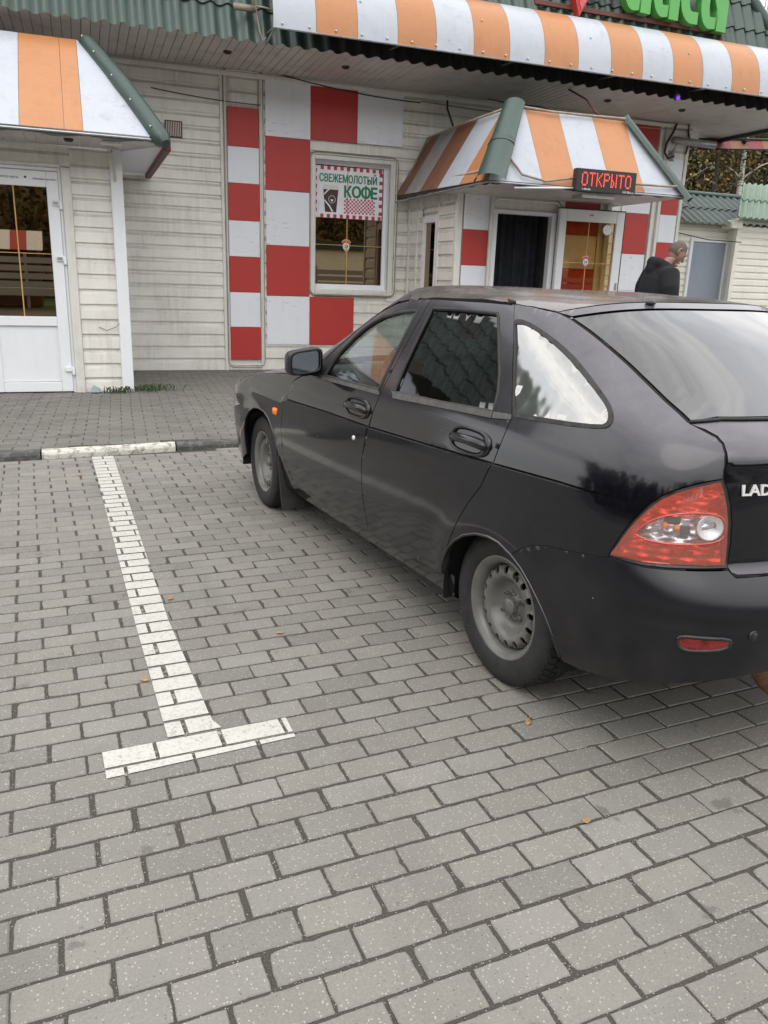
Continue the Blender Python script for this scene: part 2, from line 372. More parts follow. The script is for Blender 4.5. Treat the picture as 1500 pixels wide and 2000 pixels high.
M['rubber']=simple('black_rubber',(.022,.021,.020),.65,.3,30,bump=.15)
M['tyre']=simple('dusty_tyre_rubber',(.0165,.0165,.0165),.72,.4,22,bump=.3)
M['faded']=simple('faded_black_trim',(.075,.072,.068),.55,.3,30)
M['rim']=simple('grey_painted_rim',(.135,.135,.123),.26,.14,14)
M['red_old']=painted('grimy_red_sheet',(.22,.028,.028),(.06,.03,.03),.4,.5)
M['blackin']=simple('black_underbody',(.006,.006,.006),.9)
M['trimgrey']=simple('grey_car_trim',(.055,.055,.055),.7,.2,30)
M['seat']=simple('dark_seat_cloth',(.035,.035,.038),.9,.3,60)
def lens(name, tint, f0=.07):
    t=NT(name); lw=t.n('LayerWeight',{'Blend':.4}).outputs['Facing']; f=t.math('ADD',f0,t.math('MULTIPLY',t.math('POWER',lw,3.5),.8),True)
    g=t.n('BsdfGlossy',{'Roughness':.06}); tr=t.n('BsdfTransparent',{'Color':(*tint,1)})
    di=t.n('BsdfDiffuse',{'Color':(tint[0]*.75,tint[1]*.62,tint[2]*.55,1)})
    m=t.n('MixShader',{0:.34 if tint[1]<.5 else .12,1:tr.outputs[0],2:di.outputs[0]}).outputs[0]
    return t.out(t.n('MixShader',{0:f,1:m,2:g.outputs[0]}).outputs[0])
M['redlens']=lens('red_lamp_lens',(1,.29,.23),.09); M['clearlens']=lens('clear_lamp_lens',(.94,.95,.97),.06)
M['amber']=simple('amber_lens',(.85,.22,.02),.2,.1,40)
def reflector():
    t=NT('lamp_reflector'); p=t.pos((1,1,70)); w=t.n('TexWave',{'Vector':t.pos(),'Scale':16.,'Distortion':.3},bands_direction='Z').outputs[0]
    n=t.n('TexVoronoi',{'Vector':t.pos(),'Scale':34.},distance='CHEBYCHEV').outputs['Distance']
    return t.out(t.pr(t.mix(t.fac(n,.1,.7),(.86,.86,.88),(.5,.5,.5)),.22,Metallic=.75,Normal=t.bump(t.math('ADD',w,n),.5,.01)).outputs[0])
M['reflector']=reflector()
M['redrefl']=simple('red_reflector',(.20,.018,.018),.35,.3,120)
def emit(name,c,st):
    t=NT(name); return t.out(t.n('Emission',{'Color':(*c,1),'Strength':st}).outputs[0])
M['led']=emit('red_led',(1,.10,.07),1.15); M['purple']=emit('purple_projector_light',(.12,.03,.7),1.5)
# ------------------------------------------------------------------ ground and paving
CAR_O=Vector((2.078,2.401,0)); CAR_A=R(7.9)
CF=Vector((-math.sin(CAR_A),math.cos(CAR_A),0)); CL=Vector((-math.cos(CAR_A),-math.sin(CAR_A),0))
g=MB().add([(-120,-120,-.05),(120,-120,-.05),(120,150,-.05),(-120,150,-.05)],[(0,1,2,3)]).build('ground',M['ground'],None,fix=False); tag(g,'grey asphalt ground around the building','ground',kind='structure')
lot=MB().add([(-9,-5.5,-.0036),(13,-5.5,-.0036),(13,7.4,-.0036),(-9,7.4,-.0036)],[(0,1,2,3)]).build('parking_lot',M['joint'],None,fix=False)
tag(lot,'parking bay of grey concrete block paving with gritty joints','pavement',kind='structure')
PA=R(3.6); PO=Vector((-.282,2.165,0)); PX=Vector((math.cos(PA),math.sin(PA),0)); PY=Vector((-math.sin(PA),math.cos(PA),0))
DX,DY=.1975,.099383
def pav(q,r): return PO+PX*(q*DX)-PY*(r*DY)
def kerb_y(x): return 6.41+.105*(x+.4)
rng=random.Random(3)
def paver_outline(w,h,chip,rg,n=9):
    """outline of a worn paver; chipped corners or edges"""
    pts=[]
    per=[((-w/2,-h/2),(w/2,-h/2),n),((w/2,-h/2),(w/2,h/2),n//2+1),((w/2,h/2),(-w/2,h/2),n),((-w/2,h/2),(-w/2,-h/2),n//2+1)]
    for (a,b,m) in per:
        dx,dy=b[0]-a[0],b[1]-a[1]; L=math.hypot(dx,dy); nx,ny=-dy/L,dx/L
        for i in range(m):
            t=i/m; off=rg.uniform(-.0006,.0016)
            if i==0: off=.0022
            pts.append([a[0]+dx*t+nx*off,a[1]+dy*t+ny*off])
    if chip:
        k=rg.choice((0,n,n+n//2+1,2*n+n//2+1)); c=rg.uniform(.002,.006); p=pts[k%len(pts)]; p[0]-=math.copysign(c,p[0]); p[1]-=math.copysign(c*rg.uniform(.5,.9),p[1])
    for _ in range(chip):
        k=rg.randrange(len(pts)); d=rg.uniform(.002,.007)
        for j,wt in ((-1,.3),(0,1),(1,.25)):
            p=pts[(k+j)%len(pts)]; L=math.hypot(*p); p[0]-=p[0]/L*d*wt*1.0; p[1]-=p[1]/L*d*wt
    return pts
def paver_mesh(name,w,h,chip,rg,depth=.03):
    o=paver_outline(w,h,chip,rg); n=len(o); b=.0028
    top=[(x*(1-2*b/w),y*(1-2*b/h),0) for x,y in o]; mid=[(x,y,-.0024) for x,y in o]; low=[(x,y,-depth) for x,y in o]
    fs=[tuple(range(n))]
    for i in range(n):
        j=(i+1)%n; fs+=[(n+i,n+j,j,i),(2*n+i,2*n+j,n+j,n+i)]
    me=bpy.data.meshes.new(name); me.from_pydata(top+mid+low,[],fs); me.materials.append(M['paver']); me.update(); return me
PW,PH=DX-.0082,DY-.0082
variants=[paver_mesh('paver',PW+rng.uniform(-.003,.002),PH+rng.uniform(-.002,.001),[0,0,1,0,2,0,1,0,0,3,0,1][i%12],rng) for i in range(14)]
camp=Vector((0,0,CAM_Z)); cand=[]
def in_view(p):
    d=p-camp; z=d.dot(_f)
    if z<.3: return False
    u=750+1546.752*d.dot(_rt)/z; v=1000-1546.752*d.dot(_up)/z
    return -60<u<1560 and v<2060
allp=[]
for r in range(-46,76):
    for k in range(-46,62):
        q=k+.5+(0 if r%2==0 else .5); c=pav(q,r)
        if c.y>kerb_y(c.x)-.03 or c.y<-5.3 or not -8<c.x<12: continue
        rel=c-CAR_O; under=(-.75<rel.dot(CF)<3.2 and abs(rel.dot(CL))<.72)
        jx,jy=rng.uniform(-.0035,.0035),rng.uniform(-.0018,.0018)
        allp.append((c+PX*jx+PY*jy,under,rng.uniform(-.012,.012),rng.uniform(-.0012,.0012)))
vis=sorted([i for i,a in enumerate(allp) if in_view(a[0]) and not a[1]],key=lambda i:(allp[i][0]-camp).length)[:296]
vs_=set(vis)
for i in vis:
    c,_,rz,dz=allp[i]
    o=bpy.data.objects.new('paver',variants[rng.randrange(len(variants))]); COL.objects.link(o)
    o.location=(c.x,c.y,dz); o.rotation_euler=(rng.uniform(-.006,.006),rng.uniform(-.004,.004),PA+rz*.5+(math.pi if rng.random()<.5 else 0)); attach(o,lot)
def paver_field(items,w,h,ztop,depth):
    V=[];Fs=[]
    for (c,rz,dz,ang) in items:
        ca,sa=math.cos(ang+rz*.5),math.sin(ang+rz*.5); b=len(V); a1,a2=w/2-.0,h/2-.0; t1,t2=a1-.003,a2-.003
        a1+=rng.uniform(-.002,.001);
        for (x,y,z) in ((-t1,-t2,0),(t1,-t2,0),(t1,t2,0),(-t1,t2,0),(-a1,-a2,-.003),(a1,-a2,-.003),(a1,a2,-.003),(-a1,a2,-.003),(-a1,-a2,-depth),(a1,-a2,-depth),(a1,a2,-depth),(-a1,a2,-depth)):
            V.append((c.x+ca*x-sa*y,c.y+sa*x+ca*y,ztop+dz+z))
        Fs.append((b,b+1,b+2,b+3))
        for L in (0,4):
            for i in range(4):
                j=(i+1)%4; Fs.append((b+L+4+i,b+L+4+j,b+L+j,b+L+i))
    return V,Fs
V,Fs=paver_field([(a[0],a[2],a[3],PA) for i,a in enumerate(allp) if i not in vs_],PW,PH,0,.03)
me=bpy.data.meshes.new('pavers'); me.from_pydata(V,[],Fs); me.materials.append(M['paver']); me.update()
tag(link_mesh('paver_field',me,lot),kind='stuff')
# painted bay line: one worn sheet per paver it crosses, cut at the joints
def clip(poly,box):
    for ax,lo,sg in ((0,box[0],1),(0,box[1],-1),(1,box[2],1),(1,box[3],-1)):
        outp=[]
        for i in range(len(poly)):
            a,b=poly[i],poly[(i+1)%len(poly)]; da=(a[ax]-lo)*sg; db=(b[ax]-lo)*sg
            if da>=0: outp.append(a)
            if da*db<0: t=da/(da-db); outp.append((a[0]+(b[0]-a[0])*t,a[1]+(b[1]-a[1])*t))
        poly=outp
        if not poly: return []
    return poly
def g2p(x,y):   # world -> paving coordinates in metres
    d=Vector((x,y,0))-PO; return (d.dot(PX),d.dot(PY))
stem=[(.436,.0575),(.605,.0575),(.586,.11),(.578,.93),(.672,4.26),(.515,4.27),(.447,.95)]
bar=[(.242,-.095),(.808,-.076),(.812,.046),(.242,.056)]
line=MB()
for (c,_,rz,dz) in allp:
    cx,cy=g2p(c.x,c.y)
    if not (-.2<cx<1.2 and -.4<cy<4.6): continue
    bx=(cx-PW/2+.002,cx+PW/2-.002,cy-PH/2+.002,cy+PH/2-.002)
    for pol in (stem,bar):
        q=clip(pol,bx)
        if len(q)>2:
            line.add([tuple(PO+PX*a+PY*b+Vector((0,0,.0036))) for a,b in q],[tuple(range(len(q)))])
for q in (stem,bar): line.cur=1; line.add([tuple(PO+PX*a+PY*b+Vector((0,0,-.0028))) for a,b in q],[tuple(range(len(q)))])
pl=line.build('parking_line',[M['paint'],M['jpaint']],None,fix=False); tag(pl,'worn white painted T shaped bay line on the pavers','road marking',kind='structure')
# pavement in front of the cafe
SWZ=.10
sw=MB(); xs=[-9+.5*i for i in range(45)]
for a,b in zip(xs[:-1],xs[1:]): sw.add([(a,kerb_y(a)+.07,.060-.005),(b,kerb_y(b)+.07,.060-.005),(b,11.5,SWZ-.005),(a,11.5,SWZ-.005)],[(0,1,2,3)])
swo=sw.build('sidewalk',M['joint'],None,fix=False); tag(swo,'block paved footway in front of the cafe','pavement',kind='structure')
items=[]; S2=R(-2)
for r in range(0,64):
    for k in range(-46,56):
        q=k+(0 if r%2 else .5); x=q*.2; y=6.2+r*.1
        X=x*math.cos(S2)-r*.1*math.sin(S2); Y=y+x*math.sin(S2)+.35
        if Y<kerb_y(X)+.12 or Y>11.43 or not -7<X<11.5: continue
        items.append((Vector((X+rng.uniform(-.003,.003),Y,0)),rng.uniform(-.01,.01),rng.uniform(-.0015,.0015)-.040*(11.5-Y)/5.0,S2))
V,Fs=paver_field(items,.194,.0945,SWZ,.03)
me=bpy.data.meshes.new('pavers'); me.from_pydata(V,[],Fs); me.materials.append(M['paver2']); me.update()
tag(link_mesh('paver_field',me,swo),kind='stuff')
kb=tag(bpy.data.objects.new('kerb',None),'row of kerb stones, one painted white, between bay and footway','kerb',kind='structure'); COL.objects.link(kb)
edges=[-8.5+1.01*i for i in range(20)]; off=-.395-edges[8]
for i in range(19):
    x0,x1=edges[i]+off,edges[i+1]+off; 
    m=MB(); n=8; prof=[(0,-.05),(0,.032),(.012,.052),(.032,.060),(.085,.062),(.085,-.05)]
    for j in range(n+1):
        x=x0+.006+(x1-x0-.012)*j/n; y=kerb_y(x)
        jit=rng.uniform(-.003,.003)
        for (dy,z) in prof: m.v.append((x,y+dy+jit,z+jit*.6))
    np_=len(prof)
    for j in range(n):
        for k in range(np_-1): m.f.append((j*np_+k,(j+1)*np_+k,(j+1)*np_+k+1,j*np_+k+1)); m.mi.append(0)
    m.f.append(tuple(range(np_))); m.mi.append(0); m.f.append(tuple(n*np_+k for k in range(np_))[::-1]); m.mi.append(0)
    o=m.build('kerb_stone',M['kerb_white'] if i==8 else M['kerb_dark'],kb)
    if i==8: o['label']='white painted kerb stone with flaking paint'
# grit lying in and beside the joints of the nearer pavers
gm=MB(); gr_=random.Random(9)
for k in range(4200):
    r_=gr_.randint(-12,22); along=gr_.random()<.68
    if along: q_=gr_.uniform(-2,12); c_=pav(q_,r_+.5)+PY*gr_.gauss(0,.0045)
    else: q_=gr_.randint(-2,12)+(0 if r_%2==0 else .5); c_=pav(q_,r_+gr_.uniform(-.45,.45))+PX*gr_.gauss(0,.005)
    s_=gr_.uniform(.0008,.0021); z_=-.0034+s_*.5
    if gr_.random()<.06: c_=c_+PX*gr_.uniform(-.08,.08)+PY*gr_.uniform(-.04,.04); z_=s_*.7
    a_=gr_.uniform(0,3); ca_,sa_g=math.cos(a_)*s_,math.sin(a_)*s_
    gm.add([(c_.x+ca_,c_.y+sa_g,z_),(c_.x-sa_g*.8,c_.y+ca_*.8,z_),(c_.x-ca_,c_.y-sa_g,z_),(c_.x+sa_g*.8,c_.y-ca_*.8,z_),(c_.x,c_.y,z_+s_*.8),(c_.x,c_.y,z_-s_*.6)],[(0,1,4),(1,2,4),(2,3,4),(3,0,4),(1,0,5),(2,1,5),(3,2,5),(0,3,5)])
go_=gm.build('grit',M['gritstone'],lot,fix=False); go_['kind']='stuff'
# fallen leaves
def leaf(p,rz,s,label):
    m=MB(); pts=[(-.5,0,.10),(-.2,.28,.0),(.15,.32,.12),(.5,.05,.05),(.2,-.26,.16),(-.2,-.24,.03)]
    m.add([(0,0,.16)]+[(x,y,z) for x,y,z in pts],[(0,i+1,(i+1)%6+1) for i in range(6)])
    m.tube([(-.45,0,.08),(-.8,.05,.15),(-1.05,.0,.3)],.025,5)
    me=m.mesh('leaf',M['leaf']); o=link_mesh('fallen_leaf',me); o.location=(p[0],p[1],.004+(p[2] if len(p)>2 else 0)); o.scale=(s,s,s); o.rotation_euler=(0.1,.1,rz)
    tag(o,label,'leaf','dry leaves on the paving')
leaf((.266,3.373),1.,.035,'small tan leaf beside the right edge of the white bay line')
leaf((.108,2.646),2.2,.040,'curled brown leaf on the pavers left of the white bay line')
leaf((1.279,1.997),4.,.036,'yellow leaf on the pavers near the car rear wheel')
leaf((1.178,1.508),.4,.034,'curled orange leaf on the open pavers in the foreground')
leaf((.651,2.894),3.,.032,'faded brown leaf on the pavers between the bay line and the car')
leaf((-.119,5.817),5.,.036,'pale yellow leaf near the white kerb stone')
# grass tufts at the foot of the annex corner
m=MB(); rg=random.Random(5)
for i in range(230):
    if rg.random()<.6: x,y=rg.gauss(.62,.16),rg.gauss(9.50,.07)
    else: x,y=rg.gauss(.27,.1),rg.gauss(9.36,.04)
    if x<.47 and y>9.42: continue
    a=rg.uniform(0,6.28); h=rg.uniform(.02,.075); w=.006; dx,dy=math.cos(a),math.sin(a); l=rg.uniform(.3,1.1)*h
    m.add([(x-dy*w,y+dx*w,SWZ-.01),(x+dy*w,y-dx*w,SWZ-.01),(x+dx*l*.5,y+dy*l*.5,SWZ+h*.75),(x+dx*l,y+dy*l,SWZ+h*.85)],[(0,1,2),(1,3,2)])
tag(m.build('grass_tufts',M['grass'],None,fix=False),'low green weeds at the foot of the annex corner','grass',kind='stuff')
# ------------------------------------------------------------------ cafe building
WY=11.45; SOF=3.945
cafe=thing('cafe_building','roadside cafe in white siding with red checker panels under a long striped barrel awning','building',(5.0,WY+1,0))
def plank_profile(h): return [(.0,0),(.023,0),(.0245,.004),(.022,h*.64),(.006,h*.84),(.004,h)]
def planks(parent,x0,x1,z0,z1,face,axis='y',h=.165,mat='siding',start=None,holes=(),sgn=-1,rg=random.Random(11)):
    """horizontal siding: one object per plank. axis y: wall plane y=face, outward sgn*y; axis x: plane x=face"""
    z=start if start is not None else z0; cache={}
    while z<z1-.01:
        za,zb=max(z,z0),min(z+h,z1)
        segs=[(x0,x1)]
        for (hx0,hx1,hz0,hz1) in holes:
            if za<hz1-.005 and zb>hz0+.005:
                if za<hz0-.02 or zb>hz1+.02: pass
                ns_=[]
                for a,b in segs:
                    if hx0>a and hx1<b: ns_+=[(a,hx0),(hx1,b)]
                    elif hx0<=a<hx1<b: ns_.append((hx1,b))
                    elif a<hx0<b<=hx1: ns_.append((a,hx0))
                    elif hx0<=a and b<=hx1: pass
                    else: ns_.append((a,b))
                segs=ns_
        pr=[(d,zz) for d,zz in plank_profile(h)]
        lo,hi=za-z,zb-z
        cl=[]
        for (d0,a),(d1,b) in zip(pr[:-1],pr[1:]):
            if b<lo or a>hi: continue
            def at(t): return d0 if b==a else d0+(d1-d0)*(t-a)/(b-a)
            aa,bb=max(a,lo),min(b,hi)
            if not cl: cl.append((at(aa) if b>a else d0,aa))
            cl.append((at(bb) if b>a else d1,bb))
        if len(cl)>1:
            for (a,b) in segs:
                if b-a<.01: continue
                m=MB(); n=len(cl); jd=rg.uniform(-.0012,.0012); tilt=rg.uniform(-.0015,.0015)
                for j,xx in enumerate((a,b)):
                    for d,zz in cl:
                        dd=(d+jd+.002)*sgn; zc_=z+zz+(tilt if j else 0)
                        m.v.append((xx,face+dd,zc_) if axis=='y' else (face+dd,xx,zc_))
                m.f+=[(k,n+k,n+k+1,k+1) if (sgn<0)==(axis=='y') else (k,k+1,n+k+1,n+k) for k in range(n-1)]; m.mi+=[0]*(n-1)
                m.build('siding_plank',M[mat],parent,fix=False)
        z+=h
def panel(parent,x0,x1,z0,z1,y,mat,name='checker_panel',t=.012,axis='y',tilt=0):
    m=MB()
    if axis=='y': m.bbox(x0,x1,y-t,y,z0,z1,.003)
    else: m.bbox(y-t,y,x0,x1,z0,z1,.003)
    return m.build(name,M[mat],parent)
# backing wall with window opening
WIN=(3.09,4.20,1.24,2.965)
m=MB()
m.box(-6,WIN[0],WY,WY+.25,0,4.2).box(WIN[1],4.9,WY,WY+.25,0,4.2).box(WIN[0],WIN[1],WY,WY+.25,0,WIN[2]).box(WIN[0],WIN[1],WY,WY+.25,WIN[3],4.2)
m.box(4.9,6.6,WY,WY+.25,2.7,4.2).box(6.6,9.28,WY,WY+.25,0,4.2)
m.box(9.03,9.28,WY+.25,WY+6,0,4.2)
m.build('wall',M['trim'],cafe)
m=MB(); m.box(2.2,6.6,WY+3.2,WY+3.3,0,3.5).box(2.2,2.3,WY+.3,WY+3.2,0,3.5).box(6.5,6.6,WY+.3,WY+3.2,0,3.5).box(2.2,6.6,WY+.3,WY+3.2,3.4,3.5).box(2.2,6.6,WY+.3,WY+3.2,.02,.10)
m.build('interior_shell',M['interior'],cafe)
# siding
planks(cafe,.40,1.86,.10,SOF,WY,start=.10)
planks(cafe,1.93,2.30,3.50,SOF,WY,start=.10)
planks(cafe,2.37,4.52,.10,SOF,WY,start=.10,holes=[(WIN[0],WIN[1],WIN[2],WIN[3])])
planks(cafe,4.52,8.14,2.9,SOF,WY,start=.10)
planks(cafe,6.60,8.14,.10,2.9,WY,start=.10)
planks(cafe,8.90,9.26,.10,SOF,WY,start=.10)
# soffit line moulding and corner trims
m=MB().bbox(.40,9.3,WY-.06,WY-.004,SOF-.085,SOF-.03,.008); m.build('cornice_strip',M['trim'],cafe)
for (a,b) in ((1.80,1.855),(2.32,2.375)):
    MB().bbox(a,b,WY-.045,WY-.003,.09,SOF-.02,.006).build('trim_strip',M['trim'],cafe)
for (a,b) in ((8.72,8.775),(8.84,8.895),(9.25,9.31)):
    MB().bbox(a,b,WY-.05,WY-.003,.09,SOF-.02,.006).build('trim_strip',M['trim'],cafe)
MB().bbox(1.86,2.32,WY-.040,WY-.004,.10,.16,.006).build('trim_strip',M['trim'],cafe)
# checker panels: narrow strip
zs=[.245,.697,1.168,1.640,2.107,2.578,3.030,3.508]
for i in range(7): panel(cafe,1.885+.002*i,2.365-.055-.002*0,zs[i]+.002,zs[i+1]-.002,WY-.028,'red' if i%2==0 else 'wpanel')
# checker panels: big block
cx=[2.40,3.022,3.690,4.36]; cz=[.455,1.131,1.810,2.520,3.192,3.880]
for i in range(5): panel(cafe,cx[0],cx[1]-.003,cz[i]+.002,cz[i+1]-.002,WY-.028,'wpanel' if i%2==0 else 'red')
panel(cafe,cx[1],cx[2]-.003,cz[0],cz[1],WY-.029,'red'); panel(cafe,cx[1],cx[2]-.003,cz[4]+.01,cz[5]+.012,WY-.029,'red'); panel(cafe,cx[2],cx[3],cz[4]+.015,cz[5],WY-.028,'wpanel')
# right hand column
rz=[.0,.70,1.36,1.935,2.56,3.18,3.89]
for i,mt in enumerate(['red','wpanel','wpanel','red','wpanel','red']):
    if mt: panel(cafe,8.15,8.69,max(rz[i],.15)+.002,rz[i+1]-.002,WY-.028,mt)
sz=[.15,.62,1.10,1.58,2.14,2.57,2.875,3.42]
for i,mt in enumerate(['red','wpanel','red','red','wpanel','red','wpanel']):
    panel(cafe,8.905,9.235,sz[i]+.002,sz[i+1]-.002,WY-.028,mt)
# cable conduit round the narrow strip and round the window
def loop(parent,x0,x1,z0,z1,y,r,rad,mat,name='cable_conduit',closed=True):
    pts=[]
    for (cxx,czz,a0) in ((x1-rad,z1-rad,0),(x0+rad,z1-rad,90),(x0+rad,z0+rad,180),(x1-rad,z0+rad,270)):
        for k in range(6):
            a=R(a0+18*k); pts.append((cxx+rad*math.cos(a),y,czz+rad*math.sin(a)))
    if closed: pts.append(pts[0])
    return MB().tube(pts,r,7,cap=False).build(name,M[mat],parent,True)
loop(cafe,1.868,2.345,.17,3.93,WY-.05,.009,.06,'trim')
loop(cafe,1.845,2.368,.135,3.95,WY-.045,.006,.09,'tanwire')
loop(cafe,3.02,4.305,1.165,3.045,WY-.045,.012,.07,'tanwire'); loop(cafe,3.035,4.29,1.18,3.03,WY-.055,.008,.07,'trim')
# window
win=MB()
y0=WY-.045
for (a,b,c,d) in ((WIN[0]-.055,WIN[0],WIN[2]-.055,WIN[3]+.055),(WIN[1],WIN[1]+.075,WIN[2]-.055,WIN[3]+.055)): win.bbox(a,b,y0,WY+.02,c,d,.006)
win.bbox(WIN[0]-.001,WIN[1]+.001,y0,WY+.02,WIN[3],WIN[3]+.055,.006); win.bbox(WIN[0]-.001,WIN[1]+.001,y0-.02,WY+.02,WIN[2]-.055,WIN[2],.006)
wo=win.build('window',M['trim'],cafe)
fr=MB(); a,b,c,d=WIN; yf=WY+.10
fr.bbox(a,a+.05,yf,yf+.06,c,d,.004).bbox(b-.05,b,yf,yf+.06,c,d,.004).bbox(a+.05,b-.05,yf,yf+.06,c,c+.075,.004).bbox(a+.05,b-.05,yf,yf+.06,d-.045,d,.004)
fr.box(a,b,WY+.01,yf,c-.004,c+.006).box(b-.006,b+.002,WY+.02,yf,c+.006,d).box(a-.002,a+.006,WY+.02,yf,c+.006,d).box(a+.006,b-.006,WY+.02,yf,d-.006,d+.002)
fr.build('window_frame',M['pvc'],wo)
MB().box(a+.05,b-.05,yf+.025,yf+.031,c+.075,d-.045).build('window_pane',M['shopglass'],wo)
MB().box(3.605,3.617,yf+.017,yf+.0235,c+.076,d-.046).box(a+.051,b-.051,yf+.018,yf+.0240,1.855,1.863).build('glazing_bar',M['gold'],wo)
# ventilation grille
v=MB(); v.bbox(1.10,1.32,WY-.035,WY-.004,3.07,3.27,.004)
vg=v.build('vent_grille',M['brown'],cafe)
for k in range(9): MB().box(1.115+.0215*k+.004,1.115+.0215*k+.012,WY-.042,WY-.036,3.085,3.255).build('louvre',M['trim'],vg)
# soffit boards
EY=9.99
def hip_back(x): return 18.0
sm=MB().bbox(-.048,.048,0,WY-EY-.005,-.012,0,.006).mesh('soffit_board',M['soffit'])
sm2=MB().bbox(-.048,.048,0,WY+4.2-EY,-.012,0,.006).mesh('soffit_board',M['soffit'])
x=-3.5
while x<10.5:
    o=link_mesh('soffit_board',sm if x<9.26 else sm2); o.location=(x,EY,SOF+.006+random.uniform(-.0012,.0012)); o.rotation_euler=(0,random.uniform(-.008,.008),0); attach(o,cafe); x+=.1
MB().box(-6,10.55,EY+.02,WY+4.2,SOF+.03,SOF+.05).build('soffit_backing',M['dark'],cafe)
# downlights in the soffit
def downlight(parent,x,y,z,r=.05):
    m=MB(); Mx=Matrix.Translation((x,y,z))@Matrix.Rotation(R(90),4,'Y')
    m.lathe([(r*.55,-.005),(r,-.002),(r*1.05,.006),(r*.8,.022),(r*.62,.022),(r*.55,.004)],Mx,16)
    o=m.build('downlight',M['black_plastic'],parent,40); return o
for x in (1.781,3.248,7.125,8.415): downlight(cafe,x,10.58,SOF-.008)
# metal tile roof: waves across, steps up the slope
RA=R(68); STEP=.40; WAVE=.19
def roof_sheet(parent,x0,x1,rows,mat,hipx=None,name='roof',ey=EY-.05,ez=3.90,ang=RA,amp=.033,wave=WAVE,step=STEP,pz=.022,hipL=None):
    nx=int((x1-x0)/wave*8); m=MB(); ca,sa=math.cos(ang),math.sin(ang)
    lines=[]
    for r in range(rows):
        for (t,off) in ((0,pz),(.06,pz*.75),(.5,pz*.3),(1.0,0)): lines.append((r*step+t*step,off))
    for (l,off) in lines:
        for i in range(nx+1):
            x=x0+(x1-x0)*i/nx; c=math.cos(2*math.pi*x/wave); w=amp*(c+.25*abs(c))*.9+off
            m.v.append((x,ey+l*ca-w*sa,ez+l*sa+w*ca))
    N=nx+1
    for j in range(len(lines)-1):
        for i in range(nx):
            a=j*N+i
            if hipx:
                zc_=m.v[a][2]; xc_=m.v[a][0]
                if xc_>hipx(zc_): continue
            m.f.append((a,a+1,a+N+1,a+N)); m.mi.append(0)
    o=m.build(name,M[mat],parent,50,fix=False)
    return o
HIP=lambda z:10.55-(z-3.9)/1.36
roof_sheet(cafe,-6.5,10.6,6,'green',HIP)
roof_sheet(cafe,2.85,10.5,1,'roofdark',None,'shaded_roof_row',ey=EY-.058,ez=3.897,pz=.024)  # first roof row repeated darker: awning shade put into the colour, plus grime
# hip ridge and side slope
m=MB(); pts=[(HIP(3.9)+.03,EY-.03,3.88)]+[(HIP(z)+.03,EY+(z-3.9)/math.tan(RA)-.03,z) for z in (4.3,4.8,5.4,6.2,6.9)]
m.tube(pts,.085,10); m.build('roof_ridge',M['green'],cafe,True)
m=MB(); m.add([(10.6,EY,3.9),(10.6,WY+4.2,3.9),(HIP(6.2),WY+4.2,6.2),(HIP(6.2),EY+2.3/math.tan(RA),6.2)],[(0,1,2,3)]); m.build('side_roof',M['green'],cafe)
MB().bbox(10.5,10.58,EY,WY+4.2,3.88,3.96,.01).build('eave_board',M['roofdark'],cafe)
# barrel awning of orange and white stripes
aw=MB(); aw.tube([(2.12,9.62,4.0),(11.3,9.62,4.0)],.012,6).tube([(2.12,10.27,4.76),(11.3,10.27,4.76)],.012,6)
for xx in (2.13,3.6,5.1,6.55,8.0,9.45): aw.tube([(xx,9.64,4.0),(xx,10.03,4.03)],.011,5)
awo=aw.build('barrel_awning',M['grey_metal'],cafe)
SP=.4837
def barrel(x0,x1,mat):
    m=MB(); n=14
    for j in range(3):
        x=x0+(x1-x0)*j/2
        for i in range(n+1):
            t=i/n*math.pi/2; s_,c_=math.sin(t),math.cos(t)
            m.v.append((x,10.30-.69*(c_**.92),4.0+.765*(s_**.95)))
    for j in range(2):
        for i in range(n):
            a=j*(n+1)+i; m.f.append((a,a+n+1,a+n+2,a+1)); m.mi.append(0)
    m.v+= [(x,y+.004,z-.004) for x,y,z in m.v]
    K=3*(n+1)
    m.f+=[tuple(q+K for q in f[::-1]) for f in m.f]; m.mi+=[0]*len(m.f[len(m.mi):])
    m.mi=[0]*len(m.f)
    return m.build('stripe_panel',M[mat],awo,True,fix=False)
for k in range(19): barrel(2.12+SP*k+.002,2.12+SP*(k+1)-.002,'wsheet' if k%2==0 else 'orange')
m=MB()
for k in range(30):
    x=2.22+k*.305; m.sphere((x,9.605,4.045),.014,6,4)
    if k%5==3: m.sphere((x,9.69,4.40),.012,6,4); m.sphere((x+.05,9.85,4.57),.012,6,4)
o=m.build('bolt_heads',M['bolt'],awo,True); o['kind']='stuff'
# bracket cable at the left end of the awning
m=MB().tube([(2.02,10.02,4.55),(2.0,9.98,4.28),(2.04,9.94,4.02),(2.07,9.92,3.93),(2.10,9.9,3.96)],.010,6).tube([(2.0,9.98,4.28),(2.1,9.95,4.27),(2.2,9.93,4.25)],.010,6).box(1.75,1.99,9.93,9.97,4.21,4.27).tube([(2.10,9.90,3.90),(2.15,9.74,4.0),(2.18,9.65,4.03)],.014,6).tube([(1.98,10.02,4.9),(1.99,9.98,4.28)],.014,6)
m.build('awning_bracket',M['tanwire'],cafe,True)
